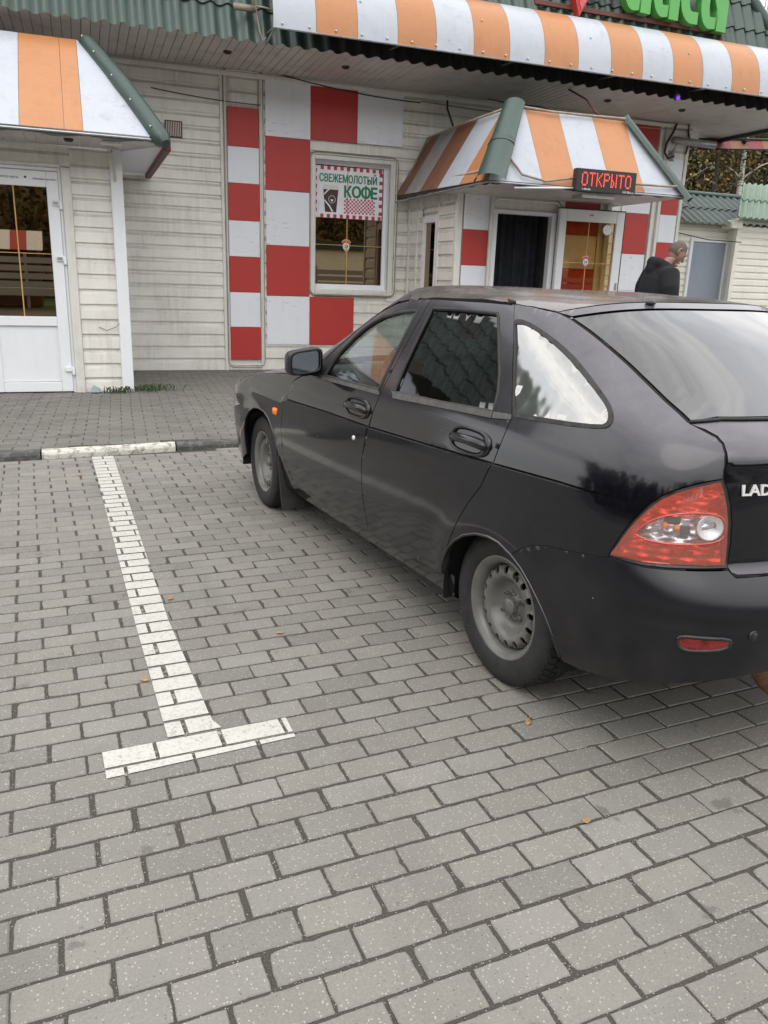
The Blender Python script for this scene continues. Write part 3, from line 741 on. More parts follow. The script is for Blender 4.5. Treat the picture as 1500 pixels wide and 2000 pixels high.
# roof sign: green letters and a pizza slice on a rusty frame
sgx,sgz=-.22,-.09
sg=thing('roof_sign','green plastic lettering with a red pizza slice, standing on the roof above the awning','sign',(7.7,10.4,4.9))
m=MB().bbox(5.9,8.92,10.27,10.32,4.955,5.01,.003).bbox(5.9,8.95,10.31,10.36,5.5,5.55,.003)
for x in (6.1,7.1,8.0,8.9): m.bbox(x,x+.04,10.40,10.58,4.9,5.7,.003)
m.build('sign_frame',M['brown'],sg)
def ring_letter(name,x,w,z,h,kind):
    """lower-case letter with a round bowl and a straight stem, as a thick plastic block"""
    m=MB(); y1,y0=10.27,10.15; t=.14
    bw=w*(.62 if kind=='a' else .98)
    cxx,czz=x+bw*.62,z+h*.5; n=28; pts=[]
    a0,a1=(95,270)
    ro=h*.5; ri=h*.5-t*1.05
    outer=[(cxx+bw*.62*math.cos(R(a0+(a1-a0)*i/n)),czz+ro*math.sin(R(a0+(a1-a0)*i/n))) for i in range(n+1)]
    inner=[(cxx+(bw*.62-t)*math.cos(R(a1+(a0-a1)*i/n)),czz+ri*math.sin(R(a1+(a0-a1)*i/n))) for i in range(n+1)]
    for i in range(n):
        q=[outer[i],outer[i+1],inner[n-i-1],inner[n-i]]; m.prism(q,'y',y0,y1)
    if kind=='a':
        m.prism([(x+w*.60,z+.02),(x+w*.60,z+h*.5-.05),(cxx,czz+ri),(cxx,czz+ro),(x+w*.8,czz+ro*.92),(x+w*.97,czz+ro*.55),(x+w,czz),(x+w,z-.015),(x+w*.64,z-.01),(x+w*.64,z+h*.45)],'y',y0,y1)
        m.prism([(cxx,czz-ro),(x+w*.585,czz-ro+.01),(x+w*.585,czz-ri),(cxx,czz-ri)],'y',y0,y1)
    else:
        m.prism([(cxx,czz+ri),(cxx,czz+ro),(x+w*.95,czz+ro*.9),(x+w*.95,czz+ri*.85)],'y',y0,y1); m.prism([(cxx,czz-ro),(x+w*.9,czz-ro),(x+w*.9,czz-ri),(cxx,czz-ri)],'y',y0,y1)
    return m.build(name,M['signgreen'],sg)
ring_letter('letter',7.14,.44,5.03,.60,'a'); ring_letter('letter',7.61,.43,5.01,.60,'a'); ring_letter('letter',8.06,.34,4.99,.58,'c'); ring_letter('letter',8.40,.46,4.965,.60,'a')
m=MB().prism([(6.50,4.86),(6.62,5.08),(6.86,5.65),(6.22,5.72),(6.40,5.10)],'y',10.16,10.28); sl=m.build('pizza_slice',M['red'],sg)
MB().prism([(6.52,4.93),(6.61,5.09),(6.82,5.62),(6.28,5.67),(6.44,5.12)],'y',10.153,10.159).build('topping',M['pink_print'],sl)
for o in sg.children_recursive:
    o.data.transform(Matrix.Translation((sgx,0,sgz)))
# cables sagging under the soffit
def cable(pts,r,mat,label,name='cable',group=None):
    o=MB().tube(pts,r,6,cap=False).build(name,M[mat],None,True); tag(o,label,'cable',group); return o
def sag(a,b,d,n=10):
    a,b=Vector(a),Vector(b); return [a.lerp(b,i/n)+Vector((0,0,-d*4*(i/n)*(1-i/n))) for i in range(n+1)]
cable(sag((.95,WY-.05,3.62),(2.35,WY-.05,3.55),.02)[:]+[],.006,'wire','thin dark cable across the upper siding left of the narrow checker strip')
cable(sag((2.36,WY-.06,3.98),(4.6,WY-.06,3.80),.05),.008,'wire','dark cable along the wall top above the coffee window')
cable(sag((4.6,WY-.07,3.82),(9.3,WY-.07,3.86),.06,16),.009,'tanwire','long tan cable running along the wall top over the entrance canopy')
cable([(5.62,WY-.1,3.94),(5.60,10.6,3.75),(5.68,9.9,3.6),(5.66,9.3,3.40)],.009,'wire','thin dark cable dropping onto the canopy roof left of the twisted pair')
cable([(6.30,10.3,3.94),(6.34,9.9,3.75),(6.29,9.6,3.55),(6.33,9.3,3.38)],.012,'brown','twisted brown cable pair hanging from the soffit onto the canopy roof')
cable([(5.02,WY-.03,3.92),(5.0,WY-.1,3.75),(5.07,WY-.15,3.55),(5.08,WY-.2,3.42)],.014,'wire','thick dark cable dropping from the soffit behind the left end of the canopy')
# lamp tube with cables near the right corner, purple projector, side awning
lt=thing('floodlight','long grey tube floodlight on a bracket at the right end of the cafe wall','lamp',(9.0,WY-.2,3.6))
MB().tube([(8.93,WY-.10,3.68),(9.62,WY-.28,3.63)],.055,12).build('lamp_body',M['grey_metal'],lt,True)
MB().tube([(8.98,WY-.02,3.5),(8.99,WY-.1,3.56),(9.0,WY-.12,3.66)],.018,6).box(8.93,9.03,WY-.05,WY-.02,3.38,3.50).build('bracket',M['grey_metal'],lt,True)
cable([(9.0,WY-.05,3.92),(8.92,WY-.10,3.8),(8.80,WY-.12,3.62),(8.78,WY-.12,3.48),(8.86,WY-.12,3.40),(8.98,WY-.10,3.44)],.020,'wire','thick dark cable looping down beside the tube floodlight')
cable([(9.24,WY-.05,3.93),(9.22,WY-.08,3.82),(9.26,WY-.09,3.7),(9.24,WY-.06,3.5)],.014,'wire','short dark cable hanging at the building corner trim')
pj=thing('light_projector','small black projector glowing purple, hung under the awning eave','projector',(7.65,9.76,3.88))
MB().tube([(7.65,9.80,4.02),(7.65,9.78,3.93)],.012,6).sphere((7.65,9.76,3.89),.05,12,8).build('housing',M['black_plastic'],pj,True)
MB().sphere((7.645,9.725,3.865),.026,10,6).build('lens',M['purple'],pj,True)
sa_=thing('side_awning','narrow red and orange awning hung from the soffit at the cafe right side','awning',(10.6,12.3,3.9))
xa,xb,ya,yb=10.02,12.9,12.05,12.45
for k in range(8):
    x0=xa+(xb-xa)*k/8; x1=xa+(xb-xa)*(k+1)/8
    z0,z1=3.73+.24*k/8*.9,3.73+.24*(k+1)/8*.9
    m=MB(); m.add([(x0,ya,z0+.0),(x1,ya,z1),(x1,ya+.1,z1+.15),(x0+.09*(k==0),ya+.1,z0+.15),(x0,ya+.02,z0),(x1,ya+.02,z1),(x1,ya+.12,z1+.15),(x0+.09*(k==0),ya+.12,z0+.15)],[(0,1,2,3),(7,6,5,4),(0,4,5,1),(3,2,6,7),(0,3,7,4),(1,5,6,2)])
    m.build('stripe_panel',M[['red_old','red_old','orange_dark','red_old','orange_dark','red_old','orange_dark','red_old'][k]],sa_)
MB().tube([(10.02,ya-.01,3.72),(12.9,ya-.01,3.94)],.014,6).tube([(10.1,ya+.1,3.90),(12.9,ya+.1,4.12)],.02,6).build('awning_rail',M['black_plastic'],sa_,True)
MB().tube([(11.05,ya+.05,3.90),(11.05,ya+.05,4.3)],.012,6).box(11.0,11.1,ya,ya+.1,3.93,3.945).build('hanger_rod',M['wire'],sa_,True)
# ------------------------------------------------------------------ low annex on the left with its own striped awning
AY=9.47
an=thing('annex_building','low white sided annex with a glazed white door under an orange and white awning','building',(-1,AY+.9,0))
m=MB(); m.box(-5,-.95,AY+.03,WY-.01,0,2.6).box(-.07,.43,AY+.03,WY-.01,0,2.6).box(-.95,-.07,AY+.03,AY+.12,2.40,2.6).box(-.95,-.07,AY+.9,AY+1.0,0,2.4).box(-.95,-.94,AY+.12,AY+.9,0,2.4).box(-.08,-.07,AY+.12,AY+.9,0,2.4); m.build('wall',M['trim'],an)
planks(an,-.06,.332,.085,2.60,AY+.03,start=.085,h=.159)
planks(an,-4.5,-.06,2.415,2.60,AY+.03,start=2.415,h=.159)
planks(an,-4.5,-1.02,.085,2.415,AY+.03,start=.085,h=.159)
MB().bbox(.330,.455,AY-.03,AY+.06,.075,2.62,.006).bbox(.40,.455,AY+.06,WY-.02,.075,2.62,.004).build('corner_trim',M['pvc'],an)
MB().bbox(-.155,-.062,AY-.025,AY+.05,.07,2.40,.005).bbox(-1.06,-.156,AY-.025,AY+.05,2.395,2.43,.005).build('door_frame',M['trim'],an)
MB().bbox(-.185,-.156,AY+.0,AY+.05,.08,2.395,.004).bbox(-1.0,-.186,AY+.0,AY+.05,2.36,2.394,.004).build('door_jamb',M['pvc'],an)
door=MB(); y0,y1=AY-.012,AY+.045; X0,X1=-1.0,-.187
door.bbox(X1-.115,X1,y0,y1,.095,2.352,.005).bbox(X0,X0+.115,y0,y1,.095,2.352,.005).bbox(X0+.116,X1-.116,y0,y1,2.20,2.352,.005).bbox(X0+.116,X1-.116,y0,y1,.80,.90,.005).bbox(X0+.116,X1-.116,y0,y1,.095,.20,.005)
do=door.build('door',M['pvc'],an)
MB().box(X0+.11,X1-.11,AY+.012,AY+.018,.205,.805).build('door_panel',M['pvc'],do)
MB().box(X0+.11,X1-.11,AY+.010,AY+.016,.895,2.205).build('door_glass',M['shopglass'],do)
MB().box(-.625,-.613,AY+.003,AY+.0085,.901,2.199).box(X0+.117,X1-.117,AY+.004,AY+.009,1.54,1.547).build('glazing_bar',M['gold'],do)
for z in (2.05,1.50,.34):
    h=MB().bbox(-.255,-.175,y0-.022,y0-.001,z-.026,z+.026,.004).bbox(-.188,-.158,y0-.026,y0+.01,z-.06,z+.016,.004)
    h.build('hinge',M['pvc'],do)
    if z>1: MB().bbox(-.247,-.197,y0-.026,y0-.0225,z-.014,z+.014,.002).build('hinge_plate',M['grey_metal'],do)
for (s_,x,w) in (('» для типов карты',-.83,.27),('«Интернет наклейка',-.43,.23)):
    put_text('film_print',s_,M['wire'],do,(x,y0-.0015,2.262),(1,0,0),(0,0,1),w,.026,.001)
MB().prism([(-.51,2.285),(-.495,2.272),(-.48,2.285),(-.495,2.300)],'y',y0-.002,y0-.0005).build('film_logo',M['wire'],do)
# awning of the annex
E0=(8.75,2.665); E1=(9.98,3.72)
ax=MB(); ax.tube([(-4.2,8.76,2.64),(.86,8.76,2.64)],.012,6)
axo=ax.build('annex_awning',M['grey_metal'],an)
def slope_stripe(xa,xb,hip,mat):
    # outline in (x, t) clipped by the hip line x = hip(t)
    pts=[]
    n=8
    L=[(xa,i/n) for i in range(n+1)]; Rr=[(xb,i/n) for i in range(n+1)]
    m=MB()
    for (xx,t) in L+Rr:
        x=min(xx,hip(t)); y=E0[0]+(E1[0]-E0[0])*t; z=E0[1]+(E1[1]-E0[1])*t+.03*math.sin(math.pi*t)
        m.v.append((x,y,z))
    for i in range(n): m.f.append((i,n+1+i,n+2+i,i+1)); m.mi.append(0)
    return m.build('stripe_panel',M[mat],axo,True,fix=False)
hip=lambda t: .70-.60*t
xs_=[-.47-.56*k for k in range(6)][::-1]
cols=['wsheet','orange']
for i in range(len(xs_)-1): slope_stripe(xs_[i]+.002,xs_[i+1]-.002,hip,cols[(i+len(xs_))%2])
slope_stripe(-.468,-.082,hip,'orange'); slope_stripe(-.078,.086,hip,'orange'); slope_stripe(.09,1.2,hip,'wsheet')
m=MB()
rp=[]
for i in range(9):
    t=i/8; rp.append((hip(t)+.11-.02*t,E0[0]-.03+(E1[0]-E0[0])*t,E0[1]-.02+(E1[1]-E0[1])*t+.03*math.sin(math.pi*t)))
rp=[(rp[0][0]+.03,rp[0][1]-.05,rp[0][2]-.045)]+rp
m.tube(rp,[.045,.090,.090,.09,.088,.094,.085,.083,.08,.078],12); rc=m.build('ridge_cap',M['green'],axo,50)
m=MB()
for t in (.04,.3,.55,.8,.97): m.sphere((hip(t)+.03,E0[0]-.07+(E1[0]-E0[0])*t,E0[1]+.05+(E1[1]-E0[1])*t),.010,6,4)
o=m.build('rivets',M['bolt'],axo); o['kind']='stuff'
# underside of the awning
bm_=MB().bbox(-.048,.048,0,AY-8.78,-.010,0,.005).mesh('soffit_board',M['soffit'])
x=-4.0
while x<.80:
    o=link_mesh('soffit_board',bm_); o.location=(x,8.785,2.625); attach(o,an); x+=.1
x=.85
MB().add([(.46,AY-.02,2.60),(.86,8.80,2.60),(.86,WY-.1,2.60),(.46,WY-.1,2.60),(.46,AY-.02,2.63),(.86,8.80,2.63),(.86,WY-.1,2.63),(.46,WY-.1,2.63)],[(0,1,2,3),(7,6,5,4),(0,4,5,1),(1,5,6,2)]).build('soffit_panel',M['wpanel'],an)
MB().bbox(.83,.90,8.78,WY-.05,2.55,2.66,.01).build('eave_board',M['brown'],an)
m=MB(); n=60
for j in range(2):
    for i in range(n+1):
        x=-4.2+(5.05)*i/n; m.v.append((x,8.765-.004*j,2.655-(.045+.014*math.sin(i*.95))*j))
for i in range(n): m.f.append((i,i+1,n+2+i,n+1+i)); m.mi.append(0)
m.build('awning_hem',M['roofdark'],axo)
downlight(an,-.05,8.98,2.612,.045)
MB().bbox(.24,.44,8.86,9.0,2.585,2.61,.004).build('junction_plate',M['trim'],an)
MB().tube([(.36,AY-.05,2.59),(.34,9.2,2.55),(.38,AY-.04,2.48),(.38,AY-.04,2.3)],.012,6).build('door_cable',M['trim'],an,True)
m=MB(); m.add([(-.02,9.34,.10),(.08,9.32,.10),(.02,9.42,.17),(.1,9.44,.12)],[(0,1,2),(1,3,2)]); m.build('broken_flashing',M['greydoor'],an)
cable([(.12,AY-.005,.80),(.20,AY-.012,.76),(.30,AY-.02,.80),(.335,AY-.035,.84)],.003,'wire','hair thin black cable across the annex siding beside the door')
# ------------------------------------------------------------------ entrance vestibule and canopy
VX0,VX1,VY=4.51,6.78,9.75
ve=thing('entrance_vestibule','small projecting entrance porch with checker panels, open glass door and striped hipped canopy','porch',(5.6,10.4,0))
m=MB(); m.box(VX0+.02,VX0+.08,VY+.02,10.38,0,2.6).box(VX0+.02,VX0+.08,10.86,WY,0,2.6).box(VX0+.02,VX0+.08,10.38,10.86,2.26,2.6).box(VX0+.08,5.0,VY+.02,VY+.1,0,2.6).box(5.95,VX1,VY+.02,VY+.1,0,2.6).box(5.0,5.95,VY+.02,VY+.1,2.32,2.6).box(VX1-.06,VX1,VY+.1,WY,0,2.6); m.build('wall',M['trim'],ve)
planks(ve,10.88,WY-.06,.1,2.56,VX0+.018,'x',start=.10,holes=[]); planks(ve,10.38,10.86,2.30,2.56,VX0+.018,'x',start=.10); planks(ve,VY+.06,10.34,.1,2.56,VX0+.018,'x',start=.10)
for (a,b) in ((WY-.10,WY-.04),(11.04,11.08),(10.30,10.345)): MB().bbox(VX0-.022,VX0+.02,a,b,.09,2.56,.005).build('trim_strip',M['trim'],ve)
sw_=MB().bbox(VX0-.015,VX0+.07,10.80,10.87,.3,2.26,.004).bbox(VX0-.015,VX0+.07,10.38,10.42,.3,2.26,.004).bbox(VX0-.015,VX0+.07,10.42,10.80,2.17,2.26,.004)
swo_=sw_.build('window',M['pvc'],ve); MB().box(VX0+.02,VX0+.03,10.42,10.80,.3,2.17).build('window_pane',M['shopglass'],swo_); 
MB().box(VX0+.2,VX1-.1,WY+.02,WY+.03,.0,2.5).build('curtain_wall',M['interior'],ve)
MB().bbox(VX0-.02,VX0+.062,VY-.02,VY+.05,.09,2.56,.005).bbox(4.955,4.995,VY-.03,VY+.02,.09,2.55,.004).build('corner_trim',M['trim'],ve)
for z0,z1,mt in ((2.055,2.48,'wpanel'),(1.615,2.052,'red'),(1.15,1.612,'wpanel'),(.69,1.147,'red'),(.15,.687,'wpanel')): panel(ve,4.595,4.950,z0,z1,VY-.002,mt)
for z0,z1,mt in ((2.06,2.50,'red'),(1.63,2.057,'wpanel'),(1.18,1.627,'red'),(.15,1.177,'wpanel')): panel(ve,6.06,6.60,z0,z1,VY-.002,mt)
MB().bbox(6.02,6.055,VY-.03,VY+.02,.09,2.55,.004).bbox(6.605,6.64,VY-.03,VY+.02,.09,2.55,.004).bbox(6.72,VX1+.01,VY-.03,VY+.05,.09,2.55,.004).bbox(4.60,6.72,VY-.035,VY+.02,2.51,2.56,.004).build('trim_strip',M['trim'],ve)
loop(ve,4.965,6.00,-.3,2.50,VY-.045,.016,.10,'trim'); loop(ve,4.98,5.985,-.3,2.44,VY-.05,.011,.10,'trim')
fr=MB().bbox(4.998,5.062,VY-.04,VY+.06,.1,2.318,.005).bbox(5.865,5.935,VY-.04,VY+.06,.1,2.318,.005).bbox(5.063,5.864,VY-.04,VY+.06,2.27,2.318,.005); fr.build('door_frame',M['pvc'],ve)
# dark curtain in the doorway
m=MB(); n=60
for j in range(2):
    for i in range(n+1): x=5.02+.9*i/n; m.v.append((x,VY+.28+.022*math.sin(i*.9)+.01*math.sin(i*2.3+1),.12+2.2*j))
for i in range(n): m.f.append((i,i+1,n+2+i,n+1+i)); m.mi.append(0)
m.build('door_curtain',M['curtain'],ve,True,fix=False)
MB().box(5.0,5.95,VY+.1,VY+.6,2.32,2.34).box(5.93,5.95,VY+.1,VY+.6,0,2.32).box(5.0,5.02,VY+.1,VY+.6,0,2.32).build('doorway_lining',M['interior'],ve)
# open door leaf, swung out to the right
hinge=Vector((5.935,VY-.06,0)); DA=R(-2.5)
dl=bpy.data.objects.new('door',None); COL.objects.link(dl); dl.location=hinge; dl.rotation_euler=(0,0,DA); attach(dl,ve)
dl['label']='open white framed glass door with a round sticker'
W_,H_=.985,2.375
d=MB().bbox(0,.105,-.06,0,.12,H_,.005).bbox(W_-.125,W_,-.06,0,.12,H_,.005).bbox(.106,W_-.126,-.06,0,H_-.15,H_,.005).bbox(.106,W_-.126,-.06,0,.12,.28,.005)
d.build('door_leaf',M['pvc'],dl,local=True)
MB().box(.10,W_-.12,-.033,-.027,.27,H_-.145).build('door_glass',M['doorglass'],dl,local=True)
MB().box(.455,.465,-.040,-.034,.28,H_-.15).box(.1,W_-.12,-.040,-.034,1.70,1.708).build('glazing_bar',M['gold'],dl,local=True)
Mx=Matrix.Translation((.745,-.036,H_-.235))@Matrix.Rotation(R(90),4,'Z')
MB().lathe([(0.0001,.002),(.066,.002),(.066,-.001),(0.0001,-.001)],Mx,24).build('round_sticker',M['wpanel'],dl,local=True)
MB().box(0,W_+.004,-.066,.006,H_+.001,H_+.012).box(W_+.001,W_+.010,-.062,.004,.12,H_).build('door_gasket',M['rubber'],dl,local=True)
MB().bbox(.44,.50,-.066,-.058,H_-.075,H_-.055,.003).build('door_closer_plate',M['grey_metal'],dl,local=True)
MB().bbox(W_-.05,W_-.022,-.072,-.058,1.36,1.46,.004).build('door_lock',M['grey_metal'],dl,local=True)
# canopy
EZ=2.50; TY,TZ=9.05,3.36; CX0,CX1=4.29,6.95; TX0,TX1=4.80,6.40; CY=8.50
ca=MB(); ca.tube([(CX0,CY,EZ-.02),(CX1,CY,EZ-.02),(CX1,WY,EZ-.02)],.012,6).tube([(CX0,WY,EZ-.02),(CX0,CY,EZ-.02)],.012,6)
cao=ca.build('canopy',M['grey_metal'],ve)
def tri_stripe(poly,mat,th=.006,curve=None):
    m=MB(); v=[Vector(p) for p in poly]; nrm=(v[1]-v[0]).cross(v[2]-v[0]).normalized()*th; n=len(v)
    m.v=[tuple(p) for p in v]+[tuple(p-nrm) for p in v]; m.f=[tuple(range(n)),tuple(range(n,2*n))[::-1]]+[(i,n+i,n+(i+1)%n,(i+1)%n) for i in range(n)]; m.mi=[0]*len(m.f)
    return m.build('stripe_panel',M[mat],cao)
def clip_x(poly,a,b,key):
    def half(poly,lim,sg):
        r=[]
        for i in range(len(poly)):
            p,q=poly[i],poly[(i+1)%len(poly)]; dp,dq=(p[key]-lim)*sg,(q[key]-lim)*sg
            if dp>=0: r.append(p)
            if dp*dq<0: t=dp/(dp-dq); r.append(tuple(p[k]+(q[k]-p[k])*t for k in range(3)))
        return r
    return half(half(poly,a,1),b,-1)
front=[(CX0,CY,EZ),(CX1,CY,EZ),(TX1,TY,TZ),(TX0,TY,TZ)]
bx=[4.2,4.98,5.43,5.90,6.37,7.2]; cc=['wsheet','orange','wsheet','orange','wsheet']
for i in range(5):
    q=clip_x(front,bx[i]+.0015,bx[i+1]-.0015,0)
    if len(q)>2: tri_stripe(q,cc[i])
left=[(CX0,CY,EZ),(TX0,TY,TZ),(TX0,WY-.02,TZ+.02),(CX0,WY-.02,EZ+.06)]
by=[8.4,9.27,9.92,10.52,11.06,11.6]; cc=['orange','wsheet','orange_dark','wsheet_dark','orange_dark']  # panels nearest the wall take the darker sheets
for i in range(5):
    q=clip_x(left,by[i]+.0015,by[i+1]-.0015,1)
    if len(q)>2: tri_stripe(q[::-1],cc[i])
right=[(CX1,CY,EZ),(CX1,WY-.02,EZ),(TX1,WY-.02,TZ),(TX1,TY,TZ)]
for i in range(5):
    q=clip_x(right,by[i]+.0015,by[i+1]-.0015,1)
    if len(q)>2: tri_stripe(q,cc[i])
MB().box(TX0,TX1,TY,WY-.03,TZ-.01,TZ+.006).build('canopy_top',M['green'],cao)
# corner ridge caps: half-round tiles in overlapping lengths
def ridge(a,b,r0,r1,side):
    a,b=Vector(a),Vector(b); m=MB(); ax_=(b-a).normalized(); up=Vector((side*.7,-.7,.6)); up=(up-ax_*up.dot(ax_)).normalized(); sd=ax_.cross(up); n=10
    segs=[(0,.52,1.0),(.46,1.02,.96)]
    for (t0,t1,k) in segs:
        b0=len(m.v)
        for t,kk in ((t0,1.08),(t0+.03,1.0),(t1-.02,.98),(t1,1.0)):
            p=a.lerp(b,t); r=(r0+(r1-r0)*t)*k*kk
            for i in range(n+1):
                an_=R(-88+176*i/n); m.v.append(tuple(p+up*(r*.72*math.cos(an_)-.03)+sd*r*math.sin(an_)))
        for j in range(3):
            for i in range(n):
                q=b0+j*(n+1)+i; m.f.append((q,q+1,q+n+2,q+n+1)); m.mi.append(0)
    return m.build('ridge_cap',M['green'],cao,50,fix=False)
ridge((CX0-.02,CY-.05,EZ-.02),(TX0+.02,TY,TZ+.05),.175,.135,-1); ridge((CX1+.05,CY-.05,EZ-.05),(TX1,TY,TZ+.03),.10,.10,1)
MB().tube([(TX0+.1,TY-.03,TZ+.02),(5.3,TY-.05,TZ-.0),(5.9,TY-.04,TZ+.01),(TX1-.05,TY-.05,TZ+.02),(TX1+.02,TY-.03,TZ-.03),(6.68,CY+.24,EZ+.36),(6.86,CY+.06,EZ+.16),(6.83,CY-.0,EZ+.10),(6.70,CY-.0,EZ+.09),(6.16,CY-.01,EZ+.08)],.014,6).tube([(TX0+.12,TY-.02,TZ),(4.62,CY+.22,EZ+.40),(4.60,CY+.16,EZ+.28),(4.70,CY-.0,EZ+.08),(5.0,CY-.02,EZ+.03),(5.38,CY-.02,EZ+.09)],.014,6).tube([(TX0-.05,TY+.1,TZ),(4.72,10.2,TZ+.0),(4.70,11.3,TZ-.02),(CX0+.1,WY-.1,EZ+.2),(CX0+.09,WY-.2,EZ+.16),(CX0+.09,9.9,EZ+.15),(CX0+.06,8.9,EZ+.13)],.015,6).build('light_rope',M['tanwire'],cao,True)
m=MB().box(CX0+.02,CX1-.02,CY+.03,VY-.01,EZ-.03,EZ-.015); m.build('canopy_soffit',M['soffit'],cao)
m=MB(); n=48
for j in range(2):
    for i in range(n+1): x=CX0+(CX1-CX0)*i/n; m.v.append((x,CY+.005,EZ-(.035+.012*math.sin(i*1.1))*j))
for i in range(n): m.f.append((i,i+1,n+2+i,n+1+i)); m.mi.append(0)
b0=len(m.v)
for j in range(2):
    for i in range(n+1): y=CY+(WY-CY)*i/n; m.v.append((CX0+.005,y,EZ+.06*i/n-(.04+.012*math.sin(i*1.1))*j))
for i in range(n): m.f.append((b0+i,b0+i+1,b0+n+2+i,b0+n+1+i)); m.mi.append(0)
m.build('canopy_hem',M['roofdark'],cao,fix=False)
MB().tube([(4.62,CY+.02,EZ-.06),(5.36,CY-.03,EZ-.02)],.012,6).build('stay_rod',M['pvc'],cao,True)
# LED sign
LX0,LX1,LZ0,LZ1,LY=5.35,6.16,2.447,2.69,8.40
ld=thing('led_sign','black LED board with glowing red letters hung on the canopy front','sign',(5.75,LY,LZ0))
MB().bbox(LX0,LX1,LY,LY+.09,LZ0,LZ1,.004).build('housing',M['black_plastic'],ld)
MB().box(5.50,5.95,LY+.09,LY+.30,LZ0-.055,LZ0-.01).build('bracket',M['grey_metal'],ld)
F57={'О':['01110','10001','10001','10001','10001','10001','01110'],'Т':['11111','00100','00100','00100','00100','00100','00100'],'К':['10001','10010','10100','11000','10100','10010','10001'],'Р':['11110','10001','10001','11110','10000','10000','10000'],'Ы':['10001','10001','10001','11001','10101','10101','11001']}
m=MB(); px=.0158; gx0=LX0+.072; gz1=LZ1-.04
for ci,ch in enumerate('ОТКРЫТО'):
    for r_,row in enumerate(F57[ch]):
        for c_,bit in enumerate(row):
            if bit=='1':
                x=gx0+(ci*6+c_)*px*1.04; z=gz1-.006-r_*.0212
                m.box(x-.0052,x+.0052,LY-.004,LY-.001,z-.0085,z+.0085)
o=m.build('led_dots',M['led'],ld); o['kind']='stuff'
put_text('maker_print','T-499-394',M['white_print'],ld,(LX0+.075,LY-.002,LZ0+.014),(1,0,0),(0,0,1),.115,.020,.001)
put_text('maker_print','LNC-Effect.ru',M['white_print'],ld,(LX1-.175,LY-.002,LZ0+.012),(1,0,0),(0,0,1),.15,.022,.001)
# ------------------------------------------------------------------ coffee poster and stickers
po=thing('coffee_poster','white poster with red checker border, green lettering and a coffee cup in the shop window','poster',(3.6,WY+.1,2.23))
PX0,PX1,PZ0,PZ1,PYY=3.135,4.135,2.225,2.905,WY+.118
MB().box(PX0,PX1,PYY,PYY+.003,PZ0,PZ1).build('sheet',M['white_print'],po)
m=MB(); s=(PX1-PX0)/20.5
for k in range(10):
    x=PX0+.075+2*s*k*.985
    m.box(x,x+s,PYY-.001,PYY-.0003,PZ1-s,PZ1-.001).box(x,x+s,PYY-.001,PYY-.0003,PZ0+.001,PZ0+s)
for k in range(6):
    z=PZ0+.045+2*s*1.06*k
    m.box(PX1-s,PX1-.001,PYY-.001,PYY-.0003,z+.02,z+.02+s); m.box(PX0+.001,PX0+.5*s,PYY-.001,PYY-.0003,z+.03,z+.03+s)
m.build('checker_border',M['red_print'],po)
m=MB(); q=.0275
for i in range(17):
    for j in range(8):
        if (i+j)%2==0: x=PX0+.425+i*q; z=PZ0+.068+j*q*.92; m.box(x,x+q*.98,PYY-.001,PYY-.0003,z,z+q*.9)
m.build('checker_print',M['red_print'],po)
put_text('lettering','СВЕЖЕМОЛОТЫЙ',M['green_print'],po,(PX0+.06,PYY-.002,PZ1-.205),(1,0,0),(0,0,1),.85,.135,.001,fat=.0035)
for ch,x0_,w_ in (('К',.43,.10),('О',.545,.125),('О',.682,.135),('Е',.832,.085)):
    put_text('lettering',ch,M['green_print'],po,(PX0+x0_,PYY-.002,PZ1-.393),(1,0,0),(0,0,1),w_,.150,.001,fat=.0085)
MB().box(PX0+.736,PX0+.762,PYY-.0045,PYY-.002,PZ1-.408,PZ1-.225).build('lettering',M['green_print'],po)
cp=MB().prism([(PX0+.145,PZ0+.075),(PX0+.31,PZ0+.075),(PX0+.338,PZ0+.375),(PX0+.115,PZ0+.375)],'y',PYY-.0016,PYY-.0004).build('cup_print',M['cup_print'],po)
MB().prism([(PX0+.10,PZ0+.378),(PX0+.352,PZ0+.378),(PX0+.345,PZ0+.405),(PX0+.335,PZ0+.412),(PX0+.33,PZ0+.435),(PX0+.125,PZ0+.435),(PX0+.118,PZ0+.412),(PX0+.108,PZ0+.405)],'y',PYY-.0018,PYY-.0004).build('cup_lid_print',M['trim'],po)
m=MB(); n=22; c0=(PX0+.245,PZ0+.245)
for i in range(n):
    a,b=2*math.pi*i/n,2*math.pi*(i+1)/n; m.add([(c0[0]+r*math.cos(t),PYY-.0022,c0[1]+r*math.sin(t)) for r,t in ((.052,a),(.052,b),(.047,b),(.047,a))],[(0,1,2,3)])
m.prism([(c0[0]-.022,c0[1]+.0),(c0[0]+.02,c0[1]+.0),(c0[0]+.012,c0[1]-.026),(c0[0]-.012,c0[1]-.026)],'y',PYY-.0024,PYY-.002).prism([(PX0+.13,PZ0+.30),(PX0+.21,PZ0+.375),(PX0+.185,PZ0+.375),(PX0+.125,PZ0+.315)],'y',PYY-.0024,PYY-.002).prism([(PX0+.135,PZ0+.22),(PX0+.20,PZ0+.15),(PX0+.245,PZ0+.078),(PX0+.27,PZ0+.078),(PX0+.215,PZ0+.165),(PX0+.133,PZ0+.245)],'y',PYY-.0024,PYY-.002)
m.build('cup_logo',M['white_print'],cp)
